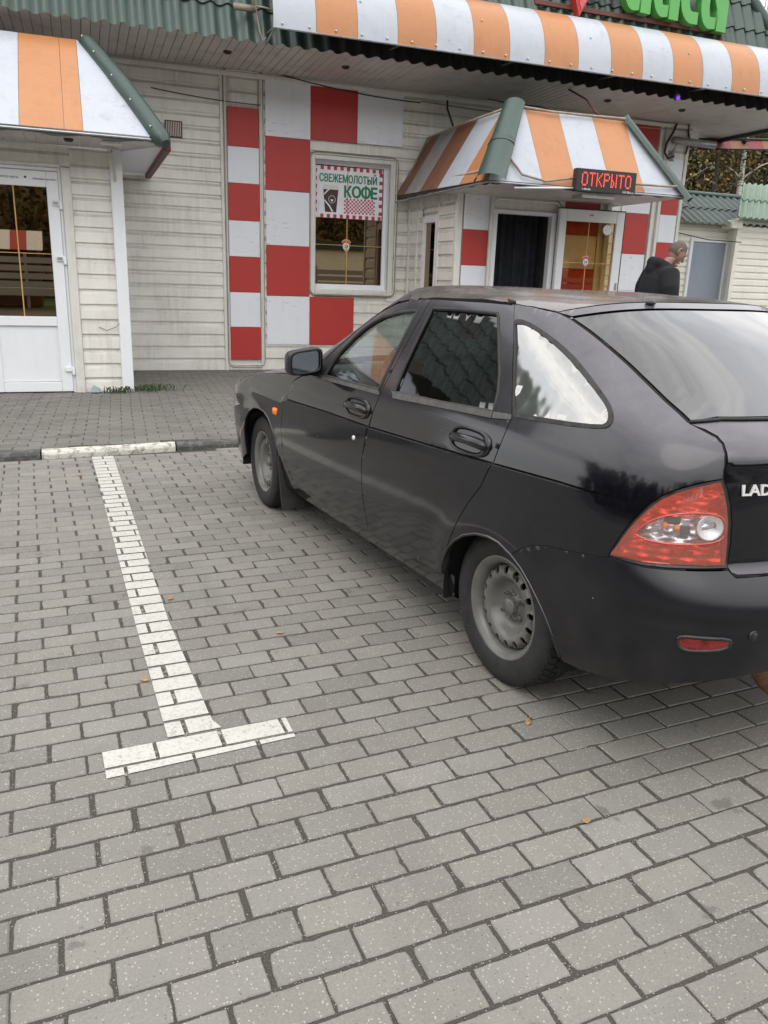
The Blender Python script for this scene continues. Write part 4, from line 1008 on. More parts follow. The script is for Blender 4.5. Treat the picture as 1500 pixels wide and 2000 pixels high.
def slice_sticker(name,label,Mx,h):
    """pizza slice sticker with 24 on a white disc; drawn in local x,z, facing -y"""
    t=thing(name,label,'sticker'); t.matrix_world=Mx
    top=[(h*.5*math.sin(R(a))*1.06,h*(.02+.98*math.cos(R(a))-0)) for a in range(-30,31,6)]
    MB().prism([(0,0)]+[(x,z*.93) for x,z in top][::-1],'y',-.003,-.001).build('slice_print',M['pink_print'],t,local=True)
    m=MB(); 
    for (x0,z0),(x1,z1) in zip(top[:-1],top[1:]): m.add([(x0,-.0035,z0*.93),(x1,-.0035,z1*.93),(x1*1.04,-.0035,z1*1.0),(x0*1.04,-.0035,z0*1.0)],[(0,1,2,3)])
    m.build('crust_print',M['crust_print'],t,local=True)
    m=MB(); m.prism([(h*.20*math.cos(2*math.pi*i/24),h*.58+h*.22*math.sin(2*math.pi*i/24)) for i in range(24)],'y',-.0045,-.0038); m.build('white_disc',M['white_print'],t,local=True)
    put_text('number','24',M['green_print'],t,(-h*.13,-.0048,h*.50),(1,0,0),(0,0,1),h*.26,h*.19,.0006,.03,local=True)
    MB().box(-h*.12,h*.12,-.0055,-.0048,h*.43,h*.46).build('underline',M['green_print'],t,local=True)
    return t
slice_sticker('pizza_sticker','pizza slice sticker with 24 on the coffee window below the poster',Matrix.Translation((3.605,WY+.122,1.70)),.245)
slice_sticker('pizza_sticker','pizza slice sticker with 24 on the open glass door',Matrix.Translation(hinge)@Matrix.Rotation(DA,4,'Z')@Matrix.Translation((.455,-.042,1.60)),.20)
# ------------------------------------------------------------------ shed, neighbour, trees
sh=thing('storage_shed','low cream sided shed with a grey steel door and green corrugated roof behind the cafe','shed',(11,13.4,0))
SY=13.0
MB().box(9.6,13.2,SY+.02,SY+3,0,2.75).build('wall',M['trim'],sh)
planks(sh,9.6,10.93,.0,2.72,SY+.02,start=0,h=.115,mat='siding_clean'); planks(sh,11.80,13.2,.0,2.72,SY+.02,start=0,h=.115,mat='siding_clean'); planks(sh,10.93,11.80,2.30,2.72,SY+.02,start=0,h=.115,mat='siding_clean')
MB().bbox(10.90,10.965,SY-.04,SY+.03,.0,2.36,.005).bbox(11.755,11.82,SY-.04,SY+.03,0,2.36,.005).bbox(10.966,11.754,SY-.04,SY+.03,2.295,2.36,.005).build('door_frame',M['pvc'],sh)
sd=MB().bbox(10.97,11.75,SY-.015,SY+.03,.02,2.29,.004).build('door',M['greydoor'],sh)
MB().tube([(11.02,SY-.06,1.02),(11.08,SY-.06,1.0)],.012,6).box(11.0,11.04,SY-.03,SY-.014,.96,1.06).build('handle',M['black_plastic'],sd)
def wave_roof(parent,x0,x1,y0,z0,y1,z1,mat,wave=.17,amp=.022,rows=2,shear=0.):
    n=int((x1-x0)/wave*6); L=math.hypot(y1-y0,z1-z0); ny,nz=-(z1-z0)/L,(y1-y0)/L; m=MB(); T=[]
    for r in range(rows): T+=[(r/rows,.018),((r+1)/rows,0.0)]
    for t,off in T:
        for i in range(n+1):
            x=x0+(x1-x0)*i/n; w=amp*math.cos(2*math.pi*x/wave)+off; m.v.append((x+shear*t,y0+(y1-y0)*t+ny*w,z0+(z1-z0)*t+nz*w))
    for j in range(len(T)-1):
        for i in range(n): a=j*(n+1)+i; m.f.append((a,a+1,a+n+2,a+n+1)); m.mi.append(0)
    return m.build('roof',M[mat],parent,50,fix=False)
wave_roof(sh,9.3,13.4,12.72,2.60,13.7,3.22,'green'); 
MB().tube([(9.3,13.72,3.24),(13.4,13.72,3.24)],.05,8).build('roof_ridge',M['green'],sh,True)
cable([(9.72,SY-.03,.5),(9.70,SY-.02,1.4),(9.76,SY-.02,2.3),(9.80,SY-.03,2.55),(10.2,SY-.2,2.45),(10.8,SY-.6,2.3),(11.3,SY-.9,2.27)],.010,'wire','black cable running up the shed wall and across toward the eave')
nb=thing('neighbour_building','bright cream sided building with a faded green corrugated roof at the right edge','building',(12.6,13,0))
NY=12.75
MB().box(11.78,15.2,NY+.02,NY+.9,0,2.75).build('wall',M['trim'],nb)
planks(nb,11.84,15.2,.0,2.70,NY+.02,start=.03,h=.125,mat='siding_clean')
MB().bbox(11.745,11.835,NY-.03,NY+.06,0,2.74,.005).build('corner_trim',M['siding_clean'],nb)
MB().bbox(11.55,11.80,NY-.1,NY+.2,2.55,2.70,.01).build('eave_box',M['siding_clean'],nb)
wave_roof(nb,11.44,15.2,12.45,2.72,13.1,3.42,'green_pale',.145,.024,2,.62)
def birch(x,y,h,r,lean,label,seed,crown=700,bark='birch',leaf='autumn',cr=(1.5,1.5,3.0),ch=.68):
    rg=random.Random(seed); t=thing('birch_tree' if bark=='birch' else 'tree',label,'tree',(x,y,0),0,None)
    m=MB(); n=9; pts=[(lean*h*(i/n)**1.3+rg.uniform(-.04,.04),rg.uniform(-.04,.04),h*i/n) for i in range(n+1)]
    m.tube(pts,[r*(1-.85*i/n) for i in range(n+1)],8)
    for k in range(9):
        i=rg.uniform(.35,.92); b=Vector(pts[int(i*n)]); a=rg.uniform(0,6.28); L=rg.uniform(.8,1.9)*(1.15-i*.6)
        m.tube([b,b+Vector((math.cos(a)*L*.5,math.sin(a)*L*.5,L*.35)),b+Vector((math.cos(a)*L,math.sin(a)*L,L*.55))],[r*.28,r*.18,r*.05],5)
    m.build('trunk',M[bark],t,True,local=True)
    m=MB(); cc=[Vector((lean*h*rg.uniform(.5,1)+rg.gauss(0,cr[0]*.5),rg.gauss(0,cr[1]*.5),h*ch+rg.gauss(0,cr[2]*.45))) for _ in range(26)]
    for k in range(crown):
        c=cc[rg.randrange(len(cc))]; p=c+Vector((rg.gauss(0,.33),rg.gauss(0,.33),rg.gauss(0,.30))); s=rg.uniform(.04,.085)
        a=Vector((rg.uniform(-1,1),rg.uniform(-1,1),rg.uniform(-1,1))).normalized()*s; b=Vector((rg.uniform(-1,1),rg.uniform(-1,1),rg.uniform(-1,1))).normalized()*s
        m.add([p-a,p+b,p+a,p-b],[(0,1,2,3)])
    m.build('crown',M[leaf],t,False,local=True,fix=False); return t
birch(25.1,27.5,13,.17,.012,'leaning white birch trunk rising behind the neighbouring roof at the right edge',21,1500)
birch(21.3,27.0,11,.07,.02,'thin pale birch stem just right of the cafe corner, leftmost of the birches',22,900)
birch(22.0,27.3,11.5,.06,.03,'second thin pale birch stem from the cafe corner, leaning right',23,900)
birch(24.0,27.6,11,.16,.0,'dark trunked tree standing left of the leaning white birch',24,1800,'bark')
birch(27.5,30.0,14,.13,-.01,'birch with yellowing crown behind the roof ridge at the top right corner',25,2600)
birch(14.0,19.0,10.5,.13,0,'tall birch with bare straw coloured twigs seen over the hip of the cafe roof',26,3000,'birch','autumn',(1.6,1.6,3.2),.75)
def wood(name,label,x0,x1,y0,y1,z1,n,seed,mat,smin,smax,stems):
    rs=np.random.RandomState(seed); nc=max(60,n//55)
    C=np.stack([rs.uniform(x0,x1,nc),rs.uniform(y0,y1,nc),rs.uniform(.3,z1,nc)],1); S=rs.uniform(.35,.95,nc)
    k=rs.randint(0,nc,n); p=C[k]+rs.normal(0,1,(n,3))*S[k][:,None]*np.array([1,1,.75]); p[:,2]=np.abs(p[:,2])
    s=rs.uniform(smin,smax,(n,1)); a=rs.normal(0,1,(n,3)); a/=np.linalg.norm(a,axis=1)[:,None]; b=rs.normal(0,1,(n,3)); b/=np.linalg.norm(b,axis=1)[:,None]
    V=np.stack([p-a*s,p+b*s*.7,p+a*s,p-b*s*.7],1).reshape(-1,3); F=np.arange(4*n).reshape(-1,4)
    me=bpy.data.meshes.new(name); me.from_pydata(V.tolist(),[],F.tolist()); me.materials.append(M[mat]); me.materials.append(M['bark']); 
    o=link_mesh(name,me); tag(o,label,'wood',kind='stuff')
    m=MB()
    for i in range(stems):
        x,y=rs.uniform(x0,x1),rs.uniform(y0,y1); h=z1*rs.uniform(.8,1.1); r=rs.uniform(.05,.13); l=rs.normal(0,.3)
        m.tube([(x,y,0),(x+l*.4,y,h*.5),(x+l,y,h)],[r,r*.7,r*.2],5,cap=False)
    so=m.build(name+'_stems',M['bark'],o,True); so['kind']='stuff'
    return o
wood('autumn_wood','olive and brown autumn wood rising behind the shed',17,40,28.5,35,12,52000,5,'autumn',.09,.21,80)
hl=MB().add([(5,34,-.05),(60,34,-.05),(60,60,17),(5,60,17)],[(0,1,2,3)]).build('hill',M['wooded'],None,fix=False); tag(hl,'brown wooded hillside behind the trees','hill',kind='structure')
wood('far_wood','dark belt of trees across the road behind the viewer',-34,30,-30,-25,9.5,46000,6,'darkwood',.12,.30,60)
hb=MB().add([(-60,-27,-.05),(60,-27,-.05),(60,-40,10.5),(-60,-40,10.5)],[(0,1,2,3)]).build('hill',M['wooded'],None,fix=False); tag(hb,'wooded bank across the road behind the viewer','hill',kind='structure')
kk=thing('kiosk','small kiosk across the road under a red and white striped canopy','kiosk',(-3.5,-16,0))
MB().box(-6,-1.6,-17.5,-15.2,0,2.2).build('wall',M['brown'],kk)
for i in range(9): MB().prism([(-15.2+.3,2.25),(-14.2+.0,2.05),(-15.0,2.75)],'x',-6.3+.55*i,-6.3+.55*(i+1)-.01).build('stripe_panel',M['red' if i%2 else 'wpanel'],kk)
bb=thing('beige_building','long low beige building with a green roof edge across the road','building',(12,-19,0))
MB().box(4,20,-20,-17,0,2.8).build('wall',M['siding_clean'],bb); MB().box(3.8,20.2,-20.2,-16.8,2.8,3.2).build('roof',M['green'],bb)
for i in range(4): MB().box(5.5+4*i,7+4*i,-17.0,-16.96,1,2).build('window',M['dark'],bb)
bf=thing('board_fence','grey board fence along the verge behind the viewer','fence',(0,-13.6,0))
for i in range(4): MB().box(-26,24,-13.64,-13.6,.75+.28*i,.95+.28*i).build('board',M['grey_metal'],bf)
for i in range(17): MB().box(-26+3*i,-25.9+3*i,-13.75,-13.64,0,1.95).build('post',M['grey_metal'],bf)

wood('roadside_wood','dark trees standing beyond the lot on the left','x',0,0,0,0,0,0,0,0,0) if 0 else wood('roadside_wood','dark trees along the lot far to the left',-30,-22,-26,20,8.5,20000,8,'darkwood',.25,.65,40)
lw=MB().add([(-60,-40,-.04),(60,-40,-.04),(60,-14,-.04),(-60,-14,-.04)],[(0,1,2,3)]).build('lawn',M['lawn'],None,fix=False); tag(lw,'grass verge across the road','grass',kind='structure')
gr=thing('guard_rail','grey steel guard rail along the road behind the viewer','guard rail',(0,-13,0))
MB().bbox(-30,30,-13.05,-13,.45,.75,.02).build('rail',M['grey_metal'],gr)
pm=MB().bbox(-.06,.06,-.12,0,0,.7,.01).mesh('post',M['grey_metal'])
for i in range(21):
    o=link_mesh('post',pm); o.location=(-30+3*i,-12.93,0); attach(o,gr)
def hs(x,X,Y):
    X=np.asarray(X,float);Y=np.asarray(Y,float);x=np.clip(np.asarray(x,float),X[0],X[-1])
    d=np.diff(Y)/np.diff(X);m=np.zeros_like(Y);m[0]=d[0];m[-1]=d[-1]
    p=d[:-1]*d[1:];h=np.diff(X)
    w1=2*h[1:]+h[:-1];w2=h[1:]+2*h[:-1]
    with np.errstate(all='ignore'):
        mm=(w1+w2)/(w1/d[:-1]+w2/d[1:])
    m[1:-1]=np.where(p>0,mm,0)
    i=np.clip(np.searchsorted(X,x)-1,0,len(X)-2);t=(x-X[i])/(X[i+1]-X[i]);hh=X[i+1]-X[i]
    return Y[i]*(1+2*t)*(1-t)**2+hh*m[i]*t*(1-t)**2+Y[i+1]*t*t*(3-2*t)+hh*m[i+1]*t*t*(t-1)
WZ=([.15,.25,.35,.5,.62,.72,.80,.90,.95,1.05,1.15,1.25,1.31,1.36],[.785,.80,.816,.834,.838,.835,.826,.802,.783,.737,.690,.640,.607,.57])
def zc(s): return np.interp(s,[-.9,-.618,-.296,.043,.427,.949,1.393,1.994,2.6],[.845,.8265,.82,.8045,.789,.771,.766,.7485,.745])
def sst(x,a,b):
    t=np.clip((x-a)/(b-a),0,1);return t*t*(3-2*t)
RZ=[.20,.26,.32,.40,.52,.57,.60,.63,.655,.68,.80,.90,.96,1.0,1.03,1.06,1.12,1.20,1.28,1.31,1.36]
RS=[.80,.855,.885,.90,.905,.90,.885,.86,.83,.805,.805,.80,.79,.76,.70,.61,.45,.24,.02,-.07,-.25]
R0=([.2,.65,.9,1.0,1.06,1.15,1.28,1.36],[-.33,-.33,-.33,-.25,-.10,.10,.30,.42])
RN=([.2,.9,1.06,1.3,1.36],[3.2,3.2,3.2,2.9,2.9])
FZ=([.2,.3,.5,.62,.72,.80,.88,.95,1.0,1.1,1.2,1.31,1.36],[3.24,3.30,3.31,3.28,3.22,3.1,2.6,2.02,1.93,1.74,1.53,1.28,1.14])
F0=([.2,.7,.8,.9,.95,1.05,1.2,1.31,1.36],[2.75,2.75,2.5,1.75,1.62,1.44,1.15,.93,.85])
def P(u,z,inset=0.):
    u,z=np.broadcast_arrays(np.asarray(u,float),np.asarray(z,float))
    r0=hs(z,*R0);A=np.maximum(r0+hs(z,RZ,RS),.05);B=hs(z,*WZ);n=np.interp(z,*RN)
    f0=hs(z,*F0);AF=np.maximum(hs(z,*FZ)-f0,.05)
    sside=np.clip(u,r0,f0)
    c=zc(sside);below=np.clip(c-z,0,1)
    fade=sst(u,-.62,-.30)*(1-sst(u,2.3,2.7))
    Bb=B+np.where(z<c+.0018,.008*np.exp(-below/.06),0)*fade
    for s0 in (0.,2.492):
        r=np.hypot(u-s0,z-.26);Bb=Bb+.009*np.exp(-((r-.34)/.07)**2)*(1-sst(z,.56,.72))
    Bb=Bb-.016*np.clip((sside-1.2)/1.4,0,1)**2*np.clip((1.0-z)/.1,0,1)
    Lr=(A+B)*.8;Lf=(AF+B)*.8
    ph=np.clip((r0-u)/Lr,0,1)*np.pi/2
    rho=(np.abs(np.cos(ph))**n+np.abs(np.sin(ph))**n)**(-1/n)
    s=np.where(u<r0,r0-A*np.sin(ph)*rho,u);l=np.where(u<r0,Bb*np.cos(ph)*rho,Bb)
    nf=3.0
    pf=np.clip((u-f0)/Lf,0,1)*np.pi/2
    rf=(np.abs(np.cos(pf))**nf+np.abs(np.sin(pf))**nf)**(-1/nf)
    s=np.where(u>f0,f0+AF*np.sin(pf)*rf,s);l=np.where(u>f0,Bb*np.cos(pf)*rf,l)
    crown=.068*sst(z,1.0,1.31)
    zz=z+crown*(1-np.clip(l/B,0,1)**4)
    # bumper step on the rear
    return np.stack([s,l,zz],-1)
def uend(z):
    z=np.asarray(z,float);r0=hs(z,*R0);A=np.maximum(r0+hs(z,RZ,RS),.05);return r0-(A+hs(z,*WZ))*.8
def fend(z):
    z=np.asarray(z,float);f0=hs(z,*F0);AF=np.maximum(hs(z,*FZ)-f0,.05);return f0+(AF+hs(z,*WZ))*.8

def Pm(u,z):
    """P continued past the car's centre line onto the right-hand side"""
    u,z=np.broadcast_arrays(np.asarray(u,float),np.asarray(z,float)); e=uend(z);f=fend(z)
    m=u<e;k=u>f; uu=np.where(m,2*e-u,np.where(k,2*f-u,u)); p=P(uu,z); p[...,1]=np.where(m|k,-p[...,1],p[...,1]); return p
# ------------------------------------------------------------------ parked car (built in its own frame: x forward, y left, z up)
car=thing('parked_car','dusty black five door hatchback with grey steel wheels parked nose to the cafe','car',CAR_O,R(90)+CAR_A)
def poly_in(px,py,poly):
    poly=np.asarray(poly); x0,y0=poly[:,0],poly[:,1]; x1,y1=np.roll(x0,-1),np.roll(y0,-1); ins=np.zeros(len(px),bool)
    for a,b,c,d in zip(x0,y0,x1,y1):
        if b==d: continue
        k=((b>py)!=(d>py))&(px<(c-a)*(py-b)/(d-b)+a); ins^=k
    return ins
def resample(poly,step,closed=True):
    outp=[]; n=len(poly)
    for i in range(n if closed else n-1):
        a,b=np.array(poly[i],float),np.array(poly[(i+1)%n],float); k=max(1,int(math.ceil(np.hypot(*(b-a))/step)))
        for j in range(k): outp.append(tuple(a+(b-a)*j/k))
    if not closed: outp.append(tuple(poly[-1]))
    return outp
def smooth_poly(pts,it=1):
    for _ in range(it):
        q=[pts[0]]
        for a,b in zip(pts[:-1],pts[1:]):
            q+=[(a[0]*.75+b[0]*.25,a[1]*.75+b[1]*.25),(a[0]*.25+b[0]*.75,a[1]*.25+b[1]*.75)]
        q.append(pts[-1]); pts=q
    return pts
def inset(poly,d):
    p=np.array(poly); a=.5*np.sum(p[:,0]*np.roll(p[:,1],-1)-np.roll(p[:,0],-1)*p[:,1]); sg=1 if a>0 else -1
    e=np.roll(p,-1,0)-p; e/=np.maximum(np.hypot(e[:,0],e[:,1]),1e-9)[:,None]; n=np.stack([-e[:,1],e[:,0]],1)*sg
    m=n+np.roll(n,1,0); L=np.hypot(m[:,0],m[:,1]); m/=np.maximum(L,.35)[:,None]
    return p+m*d
def nrm_at(uz):
    u,z=uz[:,0],uz[:,1]; e=2e-3; du=Pm(u+e,z)-Pm(u-e,z); dz=Pm(u,z+e)-Pm(u,z-e); n=np.cross(du,dz); n/=np.maximum(np.linalg.norm(n,axis=1),1e-9)[:,None]
    d=Pm(u,z)-np.array([1.1,0,.55]); return n*np.where((n*d*np.array([.35,1,.6])).sum(1)>=0,1,-1)[:,None]
def full_width(poly):
    """left-half outline (with its run of centre-line points) -> outline across the whole car"""
    c=[(u<0 and u<=uend(z)+.004) or u>=fend(z)-.004 for u,z in poly]; n=len(poly)
    i0=next(i for i in range(n) if c[i-1] and not c[i]); L=[poly[(i0+k)%n] for k in range(n) if not c[(i0+k)%n]]
    return L+[(float(2*uend(z)-u),z) if u<1 else (float(2*fend(z)-u),z) for u,z in L[::-1]]
def surf_panel(name,poly,mat,parent,holes=(),gap=.0022,flange=.018,off=0.,step=.012,grid=.022,mirror=0,lip=True,smooth=True,lift=None):
    """curved sheet cut to a side-view outline, with its rim turned inwards. mirror: 0 left, 1 right, 2 both halves in one mesh"""
    if mirror==2: poly=full_width(poly)
    loops=[resample(inset(poly,gap).tolist(),step)]+[resample(inset(h,-gap*0).tolist(),step) for h in holes]
    B=np.array(loops[0]); lo,hi=B.min(0),B.max(0)
    gx=np.arange(lo[0]+grid*.5,hi[0],grid); gz_=np.arange(lo[1]+grid*.5,hi[1],grid*.8); X,Z=np.meshgrid(gx,gz_); gpx,gpz=X.ravel(),Z.ravel()
    ins=poly_in(gpx,gpz,loops[0])
    for h in loops[1:]: ins&=~poly_in(gpx,gpz,h)
    G=np.stack([gpx[ins],gpz[ins]],1)
    allb=np.concatenate([np.array(l) for l in loops])
    if len(G):
        d=np.min(np.hypot(G[:,None,0]-allb[None,:,0],G[:,None,1]-allb[None,:,1]),axis=1); G=G[d>min(step,grid)*.55]
    pts=[Vector(p) for p in allb]+[Vector(p) for p in G]; edges=[]; b=0
    for l in loops:
        edges+=[(b+i,b+(i+1)%len(l)) for i in range(len(l))]; b+=len(l)
    r=delaunay_2d_cdt(pts,edges,[],0,1e-6)
    v2=np.array([(v.x,v.y) for v in r[0]]); fs=np.array([f[:] for f in r[2] if len(f)==3])
    c=v2[fs].mean(1); ok=poly_in(c[:,0],c[:,1],loops[0])
    for h in loops[1:]: ok&=~poly_in(c[:,0],c[:,1],h)
    fs=fs[ok]
    N=nrm_at(v2); W=Pm(v2[:,0],v2[:,1])+N*off
    if lift is not None: W=W+N*lift(v2)[:,None]
    V=W.tolist(); a,b_,c_=W[fs[0][0]],W[fs[0][1]],W[fs[0][2]]
    Fn=np.cross(W[fs[:,1]]-W[fs[:,0]],W[fs[:,2]]-W[fs[:,0]]); flip=(Fn*N[fs[:,0]]).sum(1)<0
    F=[(f[0],f[2],f[1]) if fl else tuple(f) for f,fl in zip(fs.tolist(),flip)]
    if flange:
        for l in loops:
            q=np.array(l); n=nrm_at(q); w=Pm(q[:,0],q[:,1])+n*off
            if lift is not None: w=w+n*lift(q)[:,None]
            k=len(l); b=len(V); V+=w.tolist()+(w-n*.003).tolist()+(w-n*flange).tolist()
            for i in range(k):
                j=(i+1)%k; F+=[(b+i,b+j,b+k+j,b+k+i),(b+k+i,b+k+j,b+2*k+j,b+2*k+i)]
    if mirror==1: V=[(x,-y,z) for x,y,z in V]; F=[tuple(f[::-1]) for f in F]
    me=bpy.data.meshes.new(name); me.from_pydata([tuple(v) for v in V],[],F); me.materials.append(mat)
    if smooth: me.polygons.foreach_set('use_smooth',[True]*len(me.polygons))
    me.update(); o=link_mesh(name,me,parent,True); return o
def surf_line(pts,off=0.,mir=False,step=.02):
    q=np.array(resample(pts,step,False)); w=P(q[:,0],q[:,1])+nrm_at(q)*off
    return [(p[0],-p[1] if mir else p[1],p[2]) for p in w.tolist()]
rocker=[(1.848,.272),(1.7,.274),(1.311,.28),(.972,.288),(.683,.290),(.426,.298),(.324,.311)]
doorF=[(1.886,.86),(1.931,.751),(1.992,.690),(2.027,.568),(2.015,.436),(1.975,.363),(1.935,.310),(1.848,.272)]
bseam=[(.854,1.322),(.866,1.233),(.882,1.143),(.899,1.035),(.917,.927),(.936,.85),(.955,.771),(.998,.615),(1.000,.49),(.991,.387),(.972,.288)]
rdoor=[(.241,1.321),(.201,1.226),(.122,1.112),(.031,.987),(.014,.956),(.020,.887),(.036,.796),(.078,.721),(.146,.641),(.21,.54),(.287,.409),(.324,.311)]
fglass=[(1.520,.926),(1.49,.995),(1.462,1.045),(1.435,1.09),(1.405,1.130),(1.36,1.170),(1.30,1.202),(1.22,1.228),(1.064,1.254),(.917,1.268),(.920,1.202),(.930,1.111),(.938,1.02),(.942,.933)]
rglass=[(.808,1.283),(.6,1.288),(.352,1.285),(.335,1.272),(.264,1.19),(.18,1.09),(.141,1.025),(.122,.966),(.459,.951),(.815,.941),(.820,1.042),(.815,1.153)]
qwO=smooth_poly([(.211,1.262),(.190,1.270),(.158,1.269),(.088,1.256),(-.025,1.221),(-.147,1.175),(-.244,1.132),(-.338,1.09),(-.405,1.059),(-.442,1.034),(-.455,1.011),(-.428,.996),(-.233,.981),(.002,.967),(.012,.975),(.050,1.02),(.130,1.14),(.180,1.215)],1)
qwI=smooth_poly([(.193,1.255),(.144,1.256),(.08,1.244),(-.027,1.21),(-.141,1.166),(-.24,1.123),(-.325,1.086),(-.392,1.055),(-.425,1.032),(-.434,1.014),(-.413,1.004),(-.225,.992),(.002,.980),(.012,.987),(.055,1.04),(.13,1.15)],1)
hatch=[(-.004,1.279),(-.067,1.259),(-.159,1.224),(-.285,1.174),(-.413,1.124),(-.541,1.076),(-.648,1.038),(-.707,1.023),(-.752,1.011),(-.781,.997),(-.808,.975),(-.832,.948),(-.853,.912)]
lampR=[(-.853,.912),(-.872,.886),(-.894,.845),(-.911,.796),(-.922,.739),(-.926,.668)]
lampL=[(-.853,.912),(-.819,.902),(-.788,.89),(-.756,.875),(-.724,.853),(-.698,.824),(-.671,.785),(-.65,.749),(-.628,.709),(-.605,.664)]
bump=[(-.120,.532),(-.185,.579),(-.237,.603),(-.319,.622),(-.463,.640),(-.605,.657)]
rarch=[(.324,.311),(.318,.345),(.298,.385),(.268,.432),(.219,.478),(.160,.516),(.085,.544),(.01,.556),(-.05,.554),(-.120,.532)]
rarchB=[(-.120,.532),(-.175,.506),(-.225,.468),(-.268,.425),(-.306,.380),(-.342,.325),(-.38,.268)]
farch=[(2.085,.245),(2.092,.348),(2.118,.45),(2.160,.540),(2.225,.600),(2.31,.630),(2.40,.636),(2.49,.626),(2.58,.592),(2.655,.535),(2.705,.46),(2.735,.37),(2.745,.29)]
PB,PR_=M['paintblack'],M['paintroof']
def end_line(z0,z1,n=12): return [(float(uend(z0+(z1-z0)*i/n)),z0+(z1-z0)*i/n) for i in range(n+1)]
# doors
roofF=[(1.715,.905),(1.655,.965),(1.60,1.022),(1.545,1.080),(1.49,1.130),(1.42,1.187),(1.33,1.240),(1.2,1.282),(1.05,1.308),(.854,1.322)]
fdoor=doorF[::-1]+[(1.79,.895)]+roofF+bseam[1:]+rocker[1:4][::-1]
def crl(a,b,o,n=24): return [(a+(b-a)*i/n,float(zc(a+(b-a)*i/n))+o) for i in range(n+1)]
def crease_split(poly): pass
rear_door=bseam[:1]+bseam[1:]+rocker[4:]+rdoor[::-1][1:]+[(.45,1.334),(.65,1.334)]
def bead(name,pts,r,mat,parent,mir,off=0.,closed=True):
    q=list(pts)+([pts[0]] if closed else []); m=MB().tube(surf_line(q,off,mir,.03),r,6,cap=not closed); return m.build(name,M[mat],parent,True,local=True)
def strip(name,top,bot,mat,parent,mir,off=.005):
    poly=top+bot[::-1]; return surf_panel(name,poly,M[mat],parent,gap=0,flange=.012,off=off,mirror=int(mir),grid=.03)
def handle(parent,uc,zc_,mir,w=.235,h=.088):
    f=-1 if mir else 1
    def W3(u,z,o):
        q=np.array([[u,z]]); p=(P(q[:,0],q[:,1])+nrm_at(q)*o)[0]; return (p[0],p[1]*f,p[2])
    def ell(a,b,cx,cz,n=28,e=3.0):
        r_=[]
        for i in range(n):
            t=2*math.pi*i/n; c,s=math.cos(t),math.sin(t); r_.append((cx+a*math.copysign(abs(c)**(2/e),c),cz+b*math.copysign(abs(s)**(2/e),s)))
        return r_
    m=MB(); n=28
    rings=[(ell(w*.5,h*.5,uc,zc_),.001),(ell(w*.485,h*.48,uc,zc_),.009),(ell(w*.44,h*.42,uc+.006,zc_),.010),(ell(w*.40,h*.36,uc+.012,zc_),.002),(ell(w*.37,h*.33,uc+.012,zc_),-.016),(ell(w*.05,h*.05,uc+.012,zc_),-.018)]
    for rg_,o in rings:
        for (u,z) in rg_: m.v.append(W3(u,z,o))
    for j in range(len(rings)-1):
        for i in range(n): a=j*n+i; b=j*n+(i+1)%n; m.f.append((a,b,b+n,a+n)); m.mi.append(0)
    h0=m.build('handle',M['blackgloss'],parent,True,local=True)
    pts=[];rr=[]
    for t in (0,.08,.25,.5,.75,.92,1): pts.append(W3(uc+w*.46-(w*.92)*t,zc_-.002+.006*math.sin(math.pi*t),.004+.020*math.sin(math.pi*min(1,max(0,t*1.0)))**.5)); rr.append(.0165 if .05<t<.95 else .011)
    MB().tube(pts,rr,10).build('grip',M['blackgloss'],h0,True,local=True)
